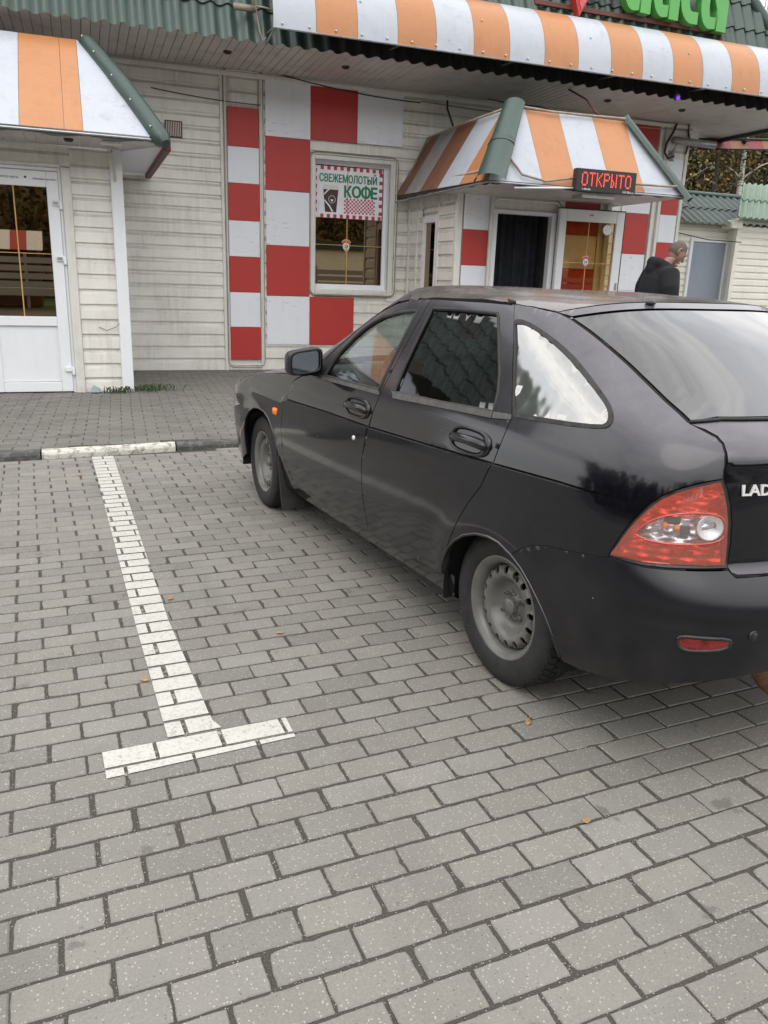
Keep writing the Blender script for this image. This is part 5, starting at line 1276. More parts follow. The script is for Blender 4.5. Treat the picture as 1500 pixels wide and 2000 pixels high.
for mir in (0,1):
    # front door: panel below and above the pressed line, then the frame
    lowF=[p for p in doorF[::-1] if p[1]<.745]+crl(1.952,.956,0)+[p for p in bseam if p[1]<.765]+rocker[1:4][::-1]
    upF=[(1.945,float(zc(1.945))+.004),(1.886,.86),(1.79,.895)]+roofF+[p for p in bseam[1:] if p[1]>.775]+crl(.955,1.935,.0035)
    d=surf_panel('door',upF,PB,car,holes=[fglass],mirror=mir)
    surf_panel('lower_skin',lowF,PB,d,gap=.0024,mirror=mir)
    surf_panel('window',fglass,M['clearglass'],d,gap=-.004,flange=0,off=-.012,mirror=mir,grid=.05,step=.03)
    bead('window_seal',fglass,.0085,'rubber',d,mir,-.002)
    strip('belt_trim',[(1.70,.926),(1.52,.928),(.945,.936)],[(1.71,.904),(1.53,.908),(.925,.914)],'faded',d,mir)
    handle(d,1.090,.836,mir)
    q=P(np.array([1.083]),np.array([.701]))[0]; f=-1 if mir else 1
    Mx=Matrix.Translation((q[0],q[1]*f,q[2]))@Matrix.Rotation(R(90*f),4,'Z')
    MB().lathe([(.0001,.006),(.008,.006),(.011,.003),(.012,-.004)],Mx,14).box(q[0]-.001,q[0]+.001,q[1]*f-.0065,q[1]*f+.0068,q[2]-.005,q[2]+.005).build('lock',M['chrome'],d,True,local=True)
    # sail and mirror
    surf_panel('mirror_sail',[(1.71,.928),(1.525,.93),(1.50,.985),(1.47,1.03),(1.54,1.05),(1.60,1.0)],M['black_plastic'],d,gap=0,flange=.01,off=.004,mirror=mir,grid=.04)
    mm=bpy.data.objects.new('wing_mirror',None); COL.objects.link(mm); attach(mm,car,True)
    hm=MB(); nq=28
    for (x,a_,b_,sh) in ((1.523,.0835,.0585,0),(1.530,.090,.064,0),(1.555,.092,.066,0),(1.590,.088,.062,-.001),(1.618,.074,.052,-.005),(1.636,.050,.035,-.011),(1.642,.018,.012,-.016)):
        for i in range(nq):
            t=2*math.pi*i/nq; c,s=math.cos(t),math.sin(t); sc_=math.copysign(abs(c)**.42,c)
            hm.v.append((x,f*(.889+sh+a_*sc_),.993+b_*math.copysign(abs(s)**.42,s)*(1-.10*sc_)-.006*sc_))
    for j in range(6):
        for i in range(nq): p=j*nq+i;q=j*nq+(i+1)%nq; hm.f.append((p,q,q+nq,p+nq)); hm.mi.append(0)
    hm.f.append(tuple(6*nq+i for i in range(nq))); hm.mi.append(0)
    hm.build('housing',M['black_plastic'],mm,45,local=True)
    mx_=1.5255; 
    def rr_(cy,cz,a,b,n=24):
        o_=[]
        for i in range(n):
            t=2*math.pi*i/n; c,s=math.cos(t),math.sin(t); o_.append((f*(cy+a*math.copysign(abs(c)**.4,c)),cz+b*math.copysign(abs(s)**.4,s)-.012*math.copysign(abs(c)**.4,c)*.8))
        return o_
    o1,o2=rr_(.889,.993,.083,.058),rr_(.889,.993,.075,.050)
    m=MB(); 
    for (y,z) in o1: m.v.append((mx_+.004,y,z))
    for (y,z) in o2: m.v.append((mx_-.004,y,z))
    for (y,z) in o2: m.v.append((mx_+.004,y,z))
    for j in range(2):
        for i in range(24): a=j*24+i; b=j*24+(i+1)%24; m.f.append((a,b,b+24,a+24)); m.mi.append(0)
    m.build('bezel',M['black_plastic'],mm,True,local=True)
    MB().add([(mx_-.0005-(y*f-.889)*.10,y,z) for y,z in o2],[tuple(range(24))]).build('mirror_glass',M['mirrorglass'],mm,local=True)
    MB().tube([(1.60,f*.775,.945),(1.595,f*.81,.945),(1.59,f*.845,.955)],[.034,.030,.032],10).build('mirror_arm',M['black_plastic'],mm,True,local=True)
    # rear door
    
    lowR=[p for p in bseam if p[1]<.765]+[(.83,.289)]+rocker[4:]+[p for p in rdoor[::-1] if p[1]<.79 and p[1]>.312]+crl(.038,.950,0)
    upR=[p for p in bseam if p[1]>.775]+crl(.949,.036,.0035)+[p for p in rdoor[::-1] if p[1]>.81]+[(.45,1.334),(.65,1.334)]
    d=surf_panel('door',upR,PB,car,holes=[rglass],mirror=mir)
    surf_panel('lower_skin',lowR,PB,d,gap=.0024,mirror=mir)
    surf_panel('window',rglass,M['tintglass'],d,gap=-.004,flange=0,off=-.009,mirror=mir,grid=.05,step=.03)
    bead('window_seal',rglass,.0075,'rubber',d,mir,-.002)
    strip('belt_trim',[(.835,.944),(.455,.952),(.120,.966)],[(.80,.917),(.441,.932),(.118,.945)],'faded',d,mir)
    strip('belt_trim',[(.114,.967),(.020,.972)],[(.112,.946),(.012,.956)],'faded',d,mir)
    handle(d,.193,.852,mir,.240,.094)
    # roof rail joint cap
    q=surf_line([(.235,1.322),(.262,1.326)],.004,mir); MB().tube([(q[0][0],q[0][1],q[0][2]),(q[-1][0]+.02,q[-1][1],q[-1][2]+.005)],[.006,.004],6).build('gutter_cap',M['rubber'],car,True,local=True)
    # quarter panel
    slit=crl(.0345,-.60,0)+[(-.618,.828)]+crl(-.60,.0335,.0032)
    qp=[p for p in rdoor[::-1] if p[1]<.79]+slit+[p for p in rdoor[::-1] if p[1]>.81]+[(.12,1.305)]+hatch+lampL[1:]+[(-.605,.6575)]+bump[::-1][1:]+rarch[::-1][1:-1]
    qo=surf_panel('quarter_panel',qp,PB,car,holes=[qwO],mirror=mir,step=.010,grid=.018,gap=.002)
    surf_panel('window_rubber',qwO,M['rubber'],qo,holes=[qwI],gap=-.001,flange=.006,off=.003,mirror=mir,step=.012,grid=.05)
    surf_panel('window',qwI,M['filmglass'],qo,gap=-.003,flange=0,off=-.001,mirror=mir,grid=.03,step=.02)
    bead('arch_lip',rarch+rarchB[1:],.006,'paintblack',qo,mir,-.001,False)
    # front fender
    fd=doorF+[(1.95,.245),(2.085,.245)]+farch[1:-2]+[(2.72,.50),(2.80,.60),(2.95,.655),(2.99,.70),(2.80,.765),(2.65,.80),(2.4,.842),(2.1,.876),(1.9,.895),(1.80,.897)]
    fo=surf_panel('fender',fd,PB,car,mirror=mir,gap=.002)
    bead('arch_lip',farch,.006,'paintblack',fo,mir,-.001,False)
    q=P(np.array([2.107]),np.array([.662]))[0]
    MB().bbox(q[0]-.028,q[0]+.028,q[1]*f-.012,q[1]*f+.012,q[2]-.020,q[2]+.020,.007).build('side_indicator',M['amber'],fo,True,local=True)
    # headlamp
    surf_panel('headlamp',[(2.82,.595),(2.97,.648),(3.01,.70),(3.3,.66),(3.55,.63),(3.55,.56),(3.1,.55)],M['clearlens'],car,gap=.002,mirror=mir,grid=.05)
    # tail lamp
    lp=lampL[::-1]+lampR[1:]+[(-.83,.664),(-.767,.661),(-.717,.659),(-.661,.660)]
    clear=smooth_poly([(-.684,.742),(-.696,.763),(-.722,.789),(-.765,.809),(-.813,.819),(-.862,.819),(-.887,.808),(-.900,.784),(-.902,.757),(-.890,.742),(-.857,.734),(-.81,.730),(-.758,.729),(-.719,.732)],1)
    tl=surf_panel('tail_lamp',lp,M['black_plastic'],car,holes=[inset(lp,.010).tolist()],gap=.002,mirror=mir,flange=.012,off=.001,step=.015)
    li=inset(lp,.009).tolist()
    surf_panel('red_lens',li,M['redlens'],tl,holes=[clear],gap=0,flange=.02,off=.004,mirror=mir,grid=.02)
    surf_panel('clear_lens',clear,M['clearlens'],tl,gap=.0005,flange=.02,off=.0055,mirror=mir,grid=.02)
    surf_panel('reflector',inset(lp,.012).tolist(),M['reflector'],tl,gap=0,flange=0,off=-.030,mirror=mir,grid=.012,step=.012,lift=lambda v:.010*np.sin(v[:,0]*95)*np.cos(v[:,1]*75)+.012*np.abs(np.sin(v[:,1]*38)))
    bead('lens_rim',clear,.0032,'redlens',tl,mir,.005)
    def spot(u,z,o):
        q=np.array([[u,z]]); n=nrm_at(q)[0]; p=P(q[:,0],q[:,1])[0]+n*o; n=Vector((n[0],n[1]*f,n[2])); return Vector((p[0],p[1]*f,p[2])),n
    p_,n_=spot(-.868,.779,-.004); Mx=Matrix.Translation(p_)@n_.to_track_quat('X','Z').to_matrix().to_4x4()
    MB().lathe([(.0001,-.02),(.012,-.019),(.022,-.014),(.034,-.003),(.037,.002),(.034,.005),(.030,-.001),(.02,-.007)],Mx,24).build('reversing_lamp',M['chrome'],tl,True,local=True)
    for (u,z) in ((-.760,.776),(-.792,.772)):
        p_,n_=spot(u,z,-.014); MB().sphere(p_,.0095,12,8).build('indicator_bulb',M['amber'],tl,True,local=True)
    for (u,z,a,b) in ((-.775,.792,.022,.016),(-.815,.765,.012,.022),(-.800,.868,.016,.020),(-.880,.850,.014,.022),(-.82,.700,.03,.012),(-.885,.700,.016,.010)):
        p_,n_=spot(u,z,-.018); Mx=Matrix.Translation(p_)@n_.to_track_quat('X','Z').to_matrix().to_4x4(); m=MB().bbox(-.004,.004,-a,a,-b*.6,b*.6,.002); m.v=[tuple(Mx@Vector(v)) for v in m.v]; m.build('lamp_socket',M['trimgrey'],tl,local=True)
    # mudflap behind the front wheel
    m=MB(); pts=[]
    for (s_,z) in ((2.10,.40),(2.075,.28),(2.05,.16),(2.03,.105)): pts.append((s_,z))
    for (s_,z) in pts: m.v+=[(s_,f*.585,z),(s_,f*.825,z+.004),(s_-.012,f*.585,z),(s_-.012,f*.825,z+.004)]
    for i in range(3): a=4*i; m.f+=[(a,a+1,a+5,a+4),(a+2,a+6,a+7,a+3),(a+1,a+3,a+7,a+5),(a,a+4,a+6,a+2)]
    m.f+=[(12,13,15,14)]; m.mi=[0]*len(m.f); m.build('mudflap',M['rubber'],car,local=True)
    # wheel arch liners
    for s0 in (0.,2.492):
        m=MB(); n=20
        for j,y in enumerate((.48,.79)):
            for i in range(n+1): t=R(-12+204*i/n); m.v.append((s0+.352*math.cos(t),f*y,.262+.325*math.sin(t)))
        for i in range(n): m.f.append((i,i+1,n+2+i,n+1+i)); m.mi.append(0)
        m.build('arch_liner',M['blackin'],car,True,local=True,fix=False)
    # sill below the doors, dropped low to block skylight under the car
    m=MB(); 
    for s_ in (.30,.9,1.5,2.02): m.v+=[(s_,f*.775,.30),(s_,f*.770,.215),(s_,f*.70,.165)]
    for i in range(3):
        for k in range(2): a=3*i+k; m.f.append((a,a+3,a+4,a+1)); m.mi.append(0)
    m.build('sill',PB,car,True,local=True)
# rear bumper, both sides in one skin
e_top=float(uend(.648)); bot=[(-.38,.268),(-.395,.258),(-.476,.262),(-.633,.290),(-.746,.318),(-.85,.345),(-.969,.375),(-1.06,.392)]
bp=rarchB[:-1]+bot+[(float(uend(.40)),.400)]+end_line(.41,.648,10)+[(-1.02,.650),(-.945,.648),(-.936,.655),(-.928,.664),(-.83,.661),(-.767,.658),(-.717,.656),(-.661,.657),(-.605,.6545)]+bump[::-1][1:-1]
bo=surf_panel('rear_bumper',bp,M['bumperblack'],car,mirror=2,gap=.0015,step=.012,grid=.02,lift=lambda v:-.008*np.exp(-((v[:,1]-.522)/.006)**2)*sst(-v[:,0],.62,.80)*sst(v[:,0],2*uend(v[:,1])+.62,2*uend(v[:,1])+.80))
for mir in (0,1):
    rf=smooth_poly([(-.815,.477),(-.823,.488),(-.87,.490),(-.936,.492),(-.938,.478),(-.928,.460),(-.87,.449),(-.834,.447),(-.822,.452),(-.816,.462)],1)
    surf_panel('bumper_reflector',rf,M['redrefl'],bo,gap=0,flange=.006,off=.004,mirror=mir,grid=.03)
    bead('reflector_recess',rf,.006,'black_plastic',bo,mir,.001)
    f=-1 if mir else 1; q=P(np.array([-.991]),np.array([.500]))[0]; Mx=Matrix.Translation((q[0],q[1]*f,q[2]))@Matrix.Rotation(R(180),4,'Z')
    MB().lathe([(.0001,.004),(.010,.004),(.012,.0),(.0145,.003),(.016,-.004)],Mx,16).build('parking_sensor',M['black_plastic'],bo,True,local=True)
# tailgate
tg=[(-.004,1.279)]+[(float(u),1.28) for u in np.linspace(-.03,float(uend(1.28)),10)]+[(float(uend(1.263)),1.263)]+[(float(u),1.263) for u in np.linspace(float(uend(1.263)),-.065,10)][1:]
to=surf_panel('tailgate',tg,PB,car,mirror=2,gap=.001,step=.012,grid=.012)
low=[(-.660,1.033)]+hatch[7:]+lampR[1:]+[(-.927,.668),(-.934,.658),(-.948,.653),(-1.02,.653)]+end_line(.653,1.042,40)+[(float(u),1.042) for u in np.linspace(float(uend(1.042)),-.72,8)][1:]
surf_panel('lower_skin',low,PB,to,mirror=2,gap=.002,step=.012,grid=.02,lift=lambda v:.010*np.exp(-((v[:,1]-.955)/.018)**2))
gl=[(-.066,1.2575)]+[(float(u),1.2605) for u in np.linspace(-.09,float(uend(1.2605)),10)]+end_line(1.255,1.046,40)+[(float(u),1.045) for u in np.linspace(float(uend(1.045)),-.70,8)][1:]+[(-.655,1.0365)]+hatch[1:7][::-1]
surf_panel('rear_window',gl,M['rearglass'],to,mirror=2,gap=.003,flange=.004,off=.001,step=.015,grid=.022)
MB().tube([(x,y,z) for x,y,z in surf_line([(-.655,1.036),(-.72,1.0425)]+[(float(u),1.0425) for u in np.linspace(-.78,float(uend(1.0425)),6)],.003)],.0055,6).build('window_seal',M['rubber'],to,True,local=True)
MB().tube([(x,-y,z) for x,y,z in surf_line([(-.655,1.036),(-.72,1.0425)]+[(float(u),1.0425) for u in np.linspace(-.78,float(uend(1.0425)),6)],.003)],.0055,6).build('window_seal',M['rubber'],to,True,local=True)
q=surf_line([(-.28,1.274),(-.29,1.273)],.006)[0]; MB().sphere(q,.016,10,6,(1,1.3,.6)).build('washer_nozzle',M['black_plastic'],to,True,local=True)
# badge: letters on the tailgate
for nm,ln in (('hatch_seam',[(.02,1.288)]+hatch+lampR[1:]+[(-.934,.656),(-1.0,.652)]),('door_seam',rdoor),('bumper_seam',bump+[(-.717,.657),(-.83,.662)])):
    for mir in (0,1): MB().tube(surf_line(ln,-.0128,mir,.02),.0118,6).build(nm,M['blackin'],car,True,local=True)
q0=np.array([[-.908,.868]]); q1=np.array([[-1.00,.868]]); A0=Vector(P(q0[:,0],q0[:,1])[0]); A1=Vector(P(q1[:,0],q1[:,1])[0]); ux=(A1-A0).normalized(); nn=Vector(nrm_at(np.array([[-.95,.885]]))[0]); uy=nn.cross(ux).normalized(); 
put_text('badge','LADA',M['chrome'],to,A0+nn*.004,ux,uy,.125,.030,.005,.025,local=True)
# roof
def zroof(s,l):
    zc_=np.interp(s,[-.05,0,.2,.5,.8,1.1,1.28,1.40],[1.335,1.346,1.362,1.376,1.376,1.366,1.353,1.335]); ze=np.interp(s,[0,.1,.2,.3,.5,.95,1.15,1.3],[1.245,1.268,1.292,1.316,1.328,1.322,1.300,1.27])
    return zc_-(zc_-ze)*np.clip(np.abs(l)/.605,0,1.1)**3.6
ru=[.241,.18,.12,.06,-.004]+[float(u) for u in np.linspace(-.03,float(uend(1.2815)),12)]; rz_=[1.322,1.3135,1.3055,1.294,1.2805]+[1.2815]*12
back=P(np.array(ru),np.array(rz_)); side=np.array([[s_,.604,float(z_)] for s_,z_ in ((.95,1.322),(.8,1.328),(.6,1.330),(.4,1.330),(.30,1.327))])
fu=np.linspace(.98,float(fend(1.31)),14); front=P(fu,np.full(14,1.31))
bres=np.concatenate([front[::-1],side,back]); bres=np.concatenate([bres,bres*np.array([1,-1,1])]); bdz=bres[:,2]-zroof(bres[:,0],bres[:,1])
def zroof2(s,l):
    s=np.asarray(s,float);l=np.asarray(l,float); d=np.hypot(s[:,None]-bres[None,:,0],l[:,None]-bres[None,:,1])+1e-4; w=1/d**3; near=np.exp(-(d.min(1)/.16)**2)
    return zroof(s,l)+near*(w*bdz[None]).sum(1)/w.sum(1)
half=[(float(p[0]),float(p[1])) for p in front[::-1]]+[(float(p[0]),float(p[1])) for p in side]+[(float(p[0]),float(p[1])) for p in back]
outl=half+[(s_,-l_) for s_,l_ in half[::-1][1:-1]]
B=resample(outl,.03); gx,gy=np.meshgrid(np.arange(-.05,1.4,.04),np.arange(-.6,.61,.03)); ins=poly_in(gx.ravel(),gy.ravel(),B); G=np.stack([gx.ravel()[ins],gy.ravel()[ins]],1); Bn=np.array(B)
G=G[np.min(np.hypot(G[:,None,0]-Bn[None,:,0],G[:,None,1]-Bn[None,:,1]),axis=1)>.015]
r=delaunay_2d_cdt([Vector(p) for p in B]+[Vector(p) for p in G],[(i,(i+1)%len(B)) for i in range(len(B))],[],0,1e-6)
v2=np.array([(v.x,v.y) for v in r[0]]); fs=np.array([f[:] for f in r[2] if len(f)==3]); c=v2[fs].mean(1); fs=fs[poly_in(c[:,0],c[:,1],B)]
me=bpy.data.meshes.new('roof'); zz_=zroof2(v2[:,0],v2[:,1]); V=[(a,b,z) for (a,b),z in zip(v2.tolist(),zz_.tolist())]; F=fs.tolist()
b=len(V); zb=zroof2(Bn[:,0],Bn[:,1]); V+=[(p[0],p[1],z) for p,z in zip(B,zb)]+[(p[0]*.995,p[1]*.99,z-.03) for p,z in zip(B,zb)]; k=len(B); F+=[(b+i,b+(i+1)%k,b+k+(i+1)%k,b+k+i) for i in range(k)]
me.from_pydata(V,[],F); me.materials.append(PR_); bm=bmesh.new(); bm.from_mesh(me); bmesh.ops.recalc_face_normals(bm,faces=bm.faces); bm.to_mesh(me); bm.free(); me.polygons.foreach_set('use_smooth',[True]*len(me.polygons)); me.update(); link_mesh('roof',me,car,True)
# windscreen pillars, windscreen, hood, front bumper
for mir in (0,1):
    pil=[(1.725,.905),(1.665,.967),(1.61,1.026),(1.555,1.084),(1.50,1.134),(1.43,1.192),(1.34,1.245),(1.21,1.288),(1.05,1.313),(1.10,1.322),(1.30,1.310),(1.46,1.262),(1.60,1.180),(1.72,1.088),(1.84,.99),(1.93,.90)]
    surf_panel('windscreen_pillar',pil,PB,car,gap=.001,mirror=mir)
ws=[(1.94,.905),(1.845,.995),(1.725,1.093),(1.605,1.185),(1.465,1.267),(1.305,1.313)]+[(float(u),1.312) for u in np.linspace(1.36,float(fend(1.312)),8)]+[(float(fend(z)),z) for z in np.linspace(1.29,.95,10)]+[(float(u),.94) for u in np.linspace(float(fend(.94)),2.0,8)]
surf_panel('windscreen',ws,M['clearglass'],car,gap=.002,flange=0,mirror=2,grid=.05,step=.03)
st=[(1.74,.925),(1.80,.905),(1.9,.897),(2.1,.878),(2.4,.844),(2.65,.802),(2.80,.767),(2.99,.703)]
E=[P(np.array([u]),np.array([z]))[0] for u,z in st]; E+=[np.array([3.10,.60,.690]),np.array([3.19,.42,.680]),np.array([3.235,.2,.675]),np.array([3.245,.02,.675])]
m=MB(); n=16
for p in E:
    cr_=.055*min(1,p[1]/.75)
    for j in range(n+1): t=-1+2*j/n; m.v.append((p[0]+(.22 if p[0]<1.95 else 0)*(1-t*t)**.5*max(0,(1.95-p[0])/.2),t*p[1],p[2]+cr_*(1-abs(t)**3.5)))
for i in range(len(E)-1):
    for j in range(n): a=i*(n+1)+j; m.f.append((a,a+1,a+n+2,a+n+1)); m.mi.append(0)
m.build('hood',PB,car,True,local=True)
fb=[(2.745,.29),(2.735,.37),(2.705,.46),(2.73,.51),(2.81,.592),(3.1,.548),(3.55,.555)]+[(float(fend(z)),z) for z in np.linspace(.555,.24,6)]+[(3.4,.22),(2.9,.22)]
surf_panel('front_bumper',fb,PB,car,gap=.001,mirror=2,grid=.05,step=.03)
surf_panel('grille',[(3.56,.565),(3.56,.66)]+[(float(fend(z)),z) for z in np.linspace(.66,.565,4)],M['black_plastic'],car,gap=0,mirror=2,grid=.05,step=.03)
# dark underbody, set low to deepen the shadow beneath, and cabin floor
MB().box(-.36,3.05,-.60,.60,.17,.36).box(.38,2.06,-.70,.70,.165,.34).box(-.70,-.36,-.45,.45,.30,.60).box(2.85,3.1,-.55,.55,.25,.55).box(1.95,2.95,-.6,.6,.36,.62).build('underbody',M['blackin'],car,local=True)
inn=MB()
for (s0,s1) in ((-.72,2.0),):
    us=np.linspace(s0,s1,50); zs_=np.linspace(.32,.90,10); G=P(us[:,None],zs_[None,:]); 
    for sg_ in (1,-1):
        b=len(inn.v)
        for i in range(50):
            for j in range(10): p=G[i,j]; inn.v.append((p[0],sg_*(p[1]-.055),p[2]))
        for i in range(49):
            for j in range(9):
                uu_=us[i]; zz0=zs_[j]
                if (abs(uu_)<.34 and zz0<.56): continue
                a=b+i*10+j; inn.f.append((a,a+10,a+11,a+1)); inn.mi.append(0)
inn.build('door_lining',M['trimgrey'],car,True,local=True,fix=False)
MB().bbox(-.62,-.10,-.60,.60,.90,.93,.01).build('parcel_shelf',M['trimgrey'],car,local=True)
MB().box(-.3,.18,-.60,.60,.55,.93).build('rear_seat',M['seat'],car,local=True)
da=MB(); prof=[(1.45,.60),(1.42,.80),(1.47,.90),(1.60,.945),(1.95,.935),(1.95,.60)]
da.prism(prof,'y',-.72,.72); da.v=[(x,y,z) for (x,y,z) in da.v]; da.build('dashboard',M['trimgrey'],car,40,local=True)
MB().bbox(1.46,1.62,.16,.55,.93,.985,.02).build('instrument_hood',M['trimgrey'],car,local=True)
Mx=Matrix.Translation((1.36,.36,.90))@Matrix.Rotation(R(22),4,'Y')
swm=MB().lathe([(.188+.013*math.cos(2*math.pi*i/8),.013*math.sin(2*math.pi*i/8)) for i in range(8)],Mx,32,close=True)
m2=MB().bbox(-.02,.02,-.18,.18,-.02,.02,.006).bbox(-.025,.025,-.07,.07,-.07,.05,.015).bbox(-.015,.015,-.02,.02,-.18,-.05,.006); swm.add([tuple(Mx@Vector(v)) for v in m2.v],m2.f)
swm.tube([Mx@Vector((0,0,0)),Mx@Vector((.16,0,-.02))],.03,10); swm.build('steering_wheel',M['black_plastic'],car,True,local=True)
def seat(y):
    s_=bpy.data.objects.new('seat',None); COL.objects.link(s_); attach(s_,car,True)
    MB().bbox(.62,1.12,y-.24,y+.24,.42,.58,.05).build('cushion',M['seat'],s_,True,local=True)
    bmq=MB().bbox(-.06,.06,-.24,.24,0,.62,.04); Mq=Matrix.Translation((.66,y,.52))@Matrix.Rotation(R(-16),4,'Y'); bmq.v=[tuple(Mq@Vector(v)) for v in bmq.v]; bmq.build('seat_back',M['seat'],s_,True,local=True)
    bmq=MB().bbox(-.045,.045,-.13,.13,.64,.80,.035); bmq.v=[tuple(Mq@Vector(v)) for v in bmq.v]; bmq.build('headrest',M['seat'],s_,True,local=True)
seat(.36); seat(-.36)
MB().tube([(1.30,0,1.30),(1.27,0,1.25)],.01,6).bbox(1.25,1.27,-.11,.11,1.20,1.26,.01).build('rear_view_mirror',M['black_plastic'],car,local=True)
MB().tube([(.6,-.52,1.30),(.9,-.54,1.30),(1.15,-.53,1.27)],.02,6).tube([(-.05,.15,.93),(-.05,.15,.93)],.02,4).build('grab_rail',M['trimgrey'],car,True,local=True)
# wheels
def wheel(s0,f,steer=0):
    w=bpy.data.objects.new('wheel',None); COL.objects.link(w); attach(w,car,True); w.location=(s0,f*.70,.284); w.rotation_euler=(0,0,(R(90) if f>0 else R(-90))+steer)
    RT=.286
    # tyre: axis x (outwards), profile in (r, a)
    t=MB(); pf=[(.176,.055),(.184,.066),(.196,.074),(.225,.081),(.252,.080),(.270,.072),(.279,.058),(.2825,.035),(.283,0),(.2825,-.035),(.279,-.058),(.262,-.076),(.225,-.082),(.19,-.07),(.176,-.055)]
    t.lathe(pf,Matrix(),72)
    N=58
    for k in range(N):
        for (a0,a1,sh) in ((.062,.034,.5),(.026,.003,.2),(-.003,-.026,.2),(-.034,-.062,.5)):
            th0=2*math.pi*(k+(.25 if abs(a0)<.03 else 0))/N; dth=2*math.pi/N*.40; sk=.35*2*math.pi/N*(1 if a0>0 else -1)
            q=[]
            for (aa,tt) in ((a0,-dth+sk),(a0,dth+sk),(a1,dth),(a1,-dth)):
                for rr in (.279,.2875-(.006 if abs(aa)>.055 else 0)):
                    q.append((aa,rr*math.cos(th0+tt),rr*math.sin(th0+tt)))
            t.add(q,[(1,3,5,7),(0,2,3,1),(2,4,5,3),(4,6,7,5),(6,0,1,7)])
        if k%1==0:
            th0=2*math.pi*k/N; d=2*math.pi/N*.28
            q=[(a,r*math.cos(th0+tt),r*math.sin(th0+tt)) for (a,r,tt) in ((.0745,.262,-d),(.0745,.262,d),(.0655,.2775,d),(.0655,.2775,-d),(.069,.262,-d),(.069,.262,d),(.060,.2765,d),(.060,.2765,-d))]
            t.add(q,[(0,1,2,3),(0,4,5,1),(1,5,6,2),(3,2,6,7),(0,3,7,4)])
    t.build('tyre',M['tyre'],w,40,local=True,fix=False)
    rm=MB().lathe([(.168,-.06),(.160,-.03),(.163,.0),(.158,.02),(.166,.040),(.172,.052),(.178,.0575),(.187,.060),(.1905,.066),(.189,.071),(.183,.0715),(.178,.066),(.170,.062),(.162,.052),(.157,.036),(.154,.014)],Matrix(),64)
    ro=rm.build('rim',M['rim'],w,True,local=True)
    # pressed steel disc with oval holes
    circ=lambda r,n: [(r*math.cos(2*math.pi*i/n),r*math.sin(2*math.pi*i/n)) for i in range(n)]
    def height(r): return np.interp(r,[0,.034,.040,.070,.086,.102,.114,.124,.132,.146,.152,.155],[.016,.016,.004,.002,.010,.040,.050,.052,.051,.047,.034,.016])
    holes=[]; nh=16
    for k in range(nh):
        a=2*math.pi*(k+.3)/nh; c,s=math.cos(a),math.sin(a); holes.append([(.1365*c+x*c-y*s,.1365*s+x*s+y*c) for x,y in [(.0142*math.cos(2*math.pi*i/14),.0122*math.sin(2*math.pi*i/14)) for i in range(14)]])
    loops=[circ(.155,96)]+holes; pts=[];edges=[]
    for l in loops:
        b=len(pts); pts+=[Vector(p) for p in l]; edges+=[(b+i,b+(i+1)%len(l)) for i in range(len(l))]
    for r_,n_ in ((.0,1),(.015,8),(.033,24),(.040,28),(.055,32),(.074,40),(.082,44),(.090,48),(.097,50),(.104,54),(.110,58),(.116,60),(.121,60)): pts+=[Vector(p) for p in (circ(r_,n_) if r_ else [(0,0)])]
    r=delaunay_2d_cdt(pts,edges,[],0,1e-7); v2=np.array([(v.x,v.y) for v in r[0]]); fs=np.array([q[:] for q in r[2] if len(q)==3]); c=v2[fs].mean(1); ok=np.ones(len(fs),bool)
    for h in holes: ok&=~poly_in(c[:,0],c[:,1],h)
    fs=fs[ok]; hh=height(np.hypot(v2[:,0],v2[:,1]))
    m=MB(); m.v=[(float(h),float(a),float(b)) for (a,b),h in zip(v2,hh)]; m.f=[tuple(q) for q in fs.tolist()]; m.mi=[0]*len(m.f)
    b0=len(m.v)
    for h in holes:
        b=len(m.v); n=len(h)
        for (a_,c_) in h: hz=float(height(math.hypot(a_,c_))); m.v+=[(hz,a_,c_),(hz-.008,a_,c_)]
        for i in range(n): j=(i+1)%n; m.f.append((b+2*i,b+2*j,b+2*j+1,b+2*i+1)); m.mi.append(0)
    m.build('wheel_disc',M['rim'],w,True,local=True)
    MB().lathe([(.15,-.03),(.0001,-.03)],Matrix(),32).lathe([(.12,-.012),(.12,-.028),(.0001,-.012)],Matrix(),32).build('brake_drum',M['blackin'],w,local=True)
    hb=MB().lathe([(.030,.010),(.0305,.036),(.028,.040),(.0001,.041)],Matrix(),24).build('hub_cap',M['rim'],w,True,local=True)
    for k in range(4):
        a=R(35+90*k); Mb=Matrix.Translation((.004,.049*math.cos(a),.049*math.sin(a)))
        MB().lathe([(.0115,.0),(.0115,.008),(.0085,.010),(.0085,.032),(.0068,.0325),(.0062,.020),(.0001,.015)],Mb,10).build('wheel_bolt',M['rim'],w,40,local=True)
    for k in range(2):
        a=R(80+180*k); MB().lathe([(.006,.012),(.006,.024),(.0001,.025)],Matrix.Translation((.004,.049*math.cos(a),.049*math.sin(a))),8).build('guide_pin',M['rim'],w,True,local=True)
    MB().tube([(.058,.150*math.cos(R(68)),.150*math.sin(R(68))),(.052,.128*math.cos(R(66)),.128*math.sin(R(66)))],.005,6).build('valve',M['rubber'],w,True,local=True)
    return w
for f in (1,-1):
    wheel(0,f); wheel(2.492,f,R(-3)*1)
# rusty exhaust end hanging under the bumper
m=MB().tube([(-.40,.30,.34),(-.62,.345,.335),(-.70,.335,.315),(-.715,.275,.235),(-.72,.20,.18),(-.72,.13,.16)],[.035,.035,.034,.032,.030,.028],10)
m.bbox(-.66,-.42,.0,.32,.20,.33,.05)
m.build('exhaust',M['rust'],car,40,local=True)
# ------------------------------------------------------------------ man standing beyond the car
man=thing('person','man with cropped hair in a black hooded sweatshirt standing beyond the car and looking down','person',(5.74,7.5,.105),R(-14))
man.scale=(1.03,1.03,1.03); man.rotation_euler=(0,R(7),R(-14))
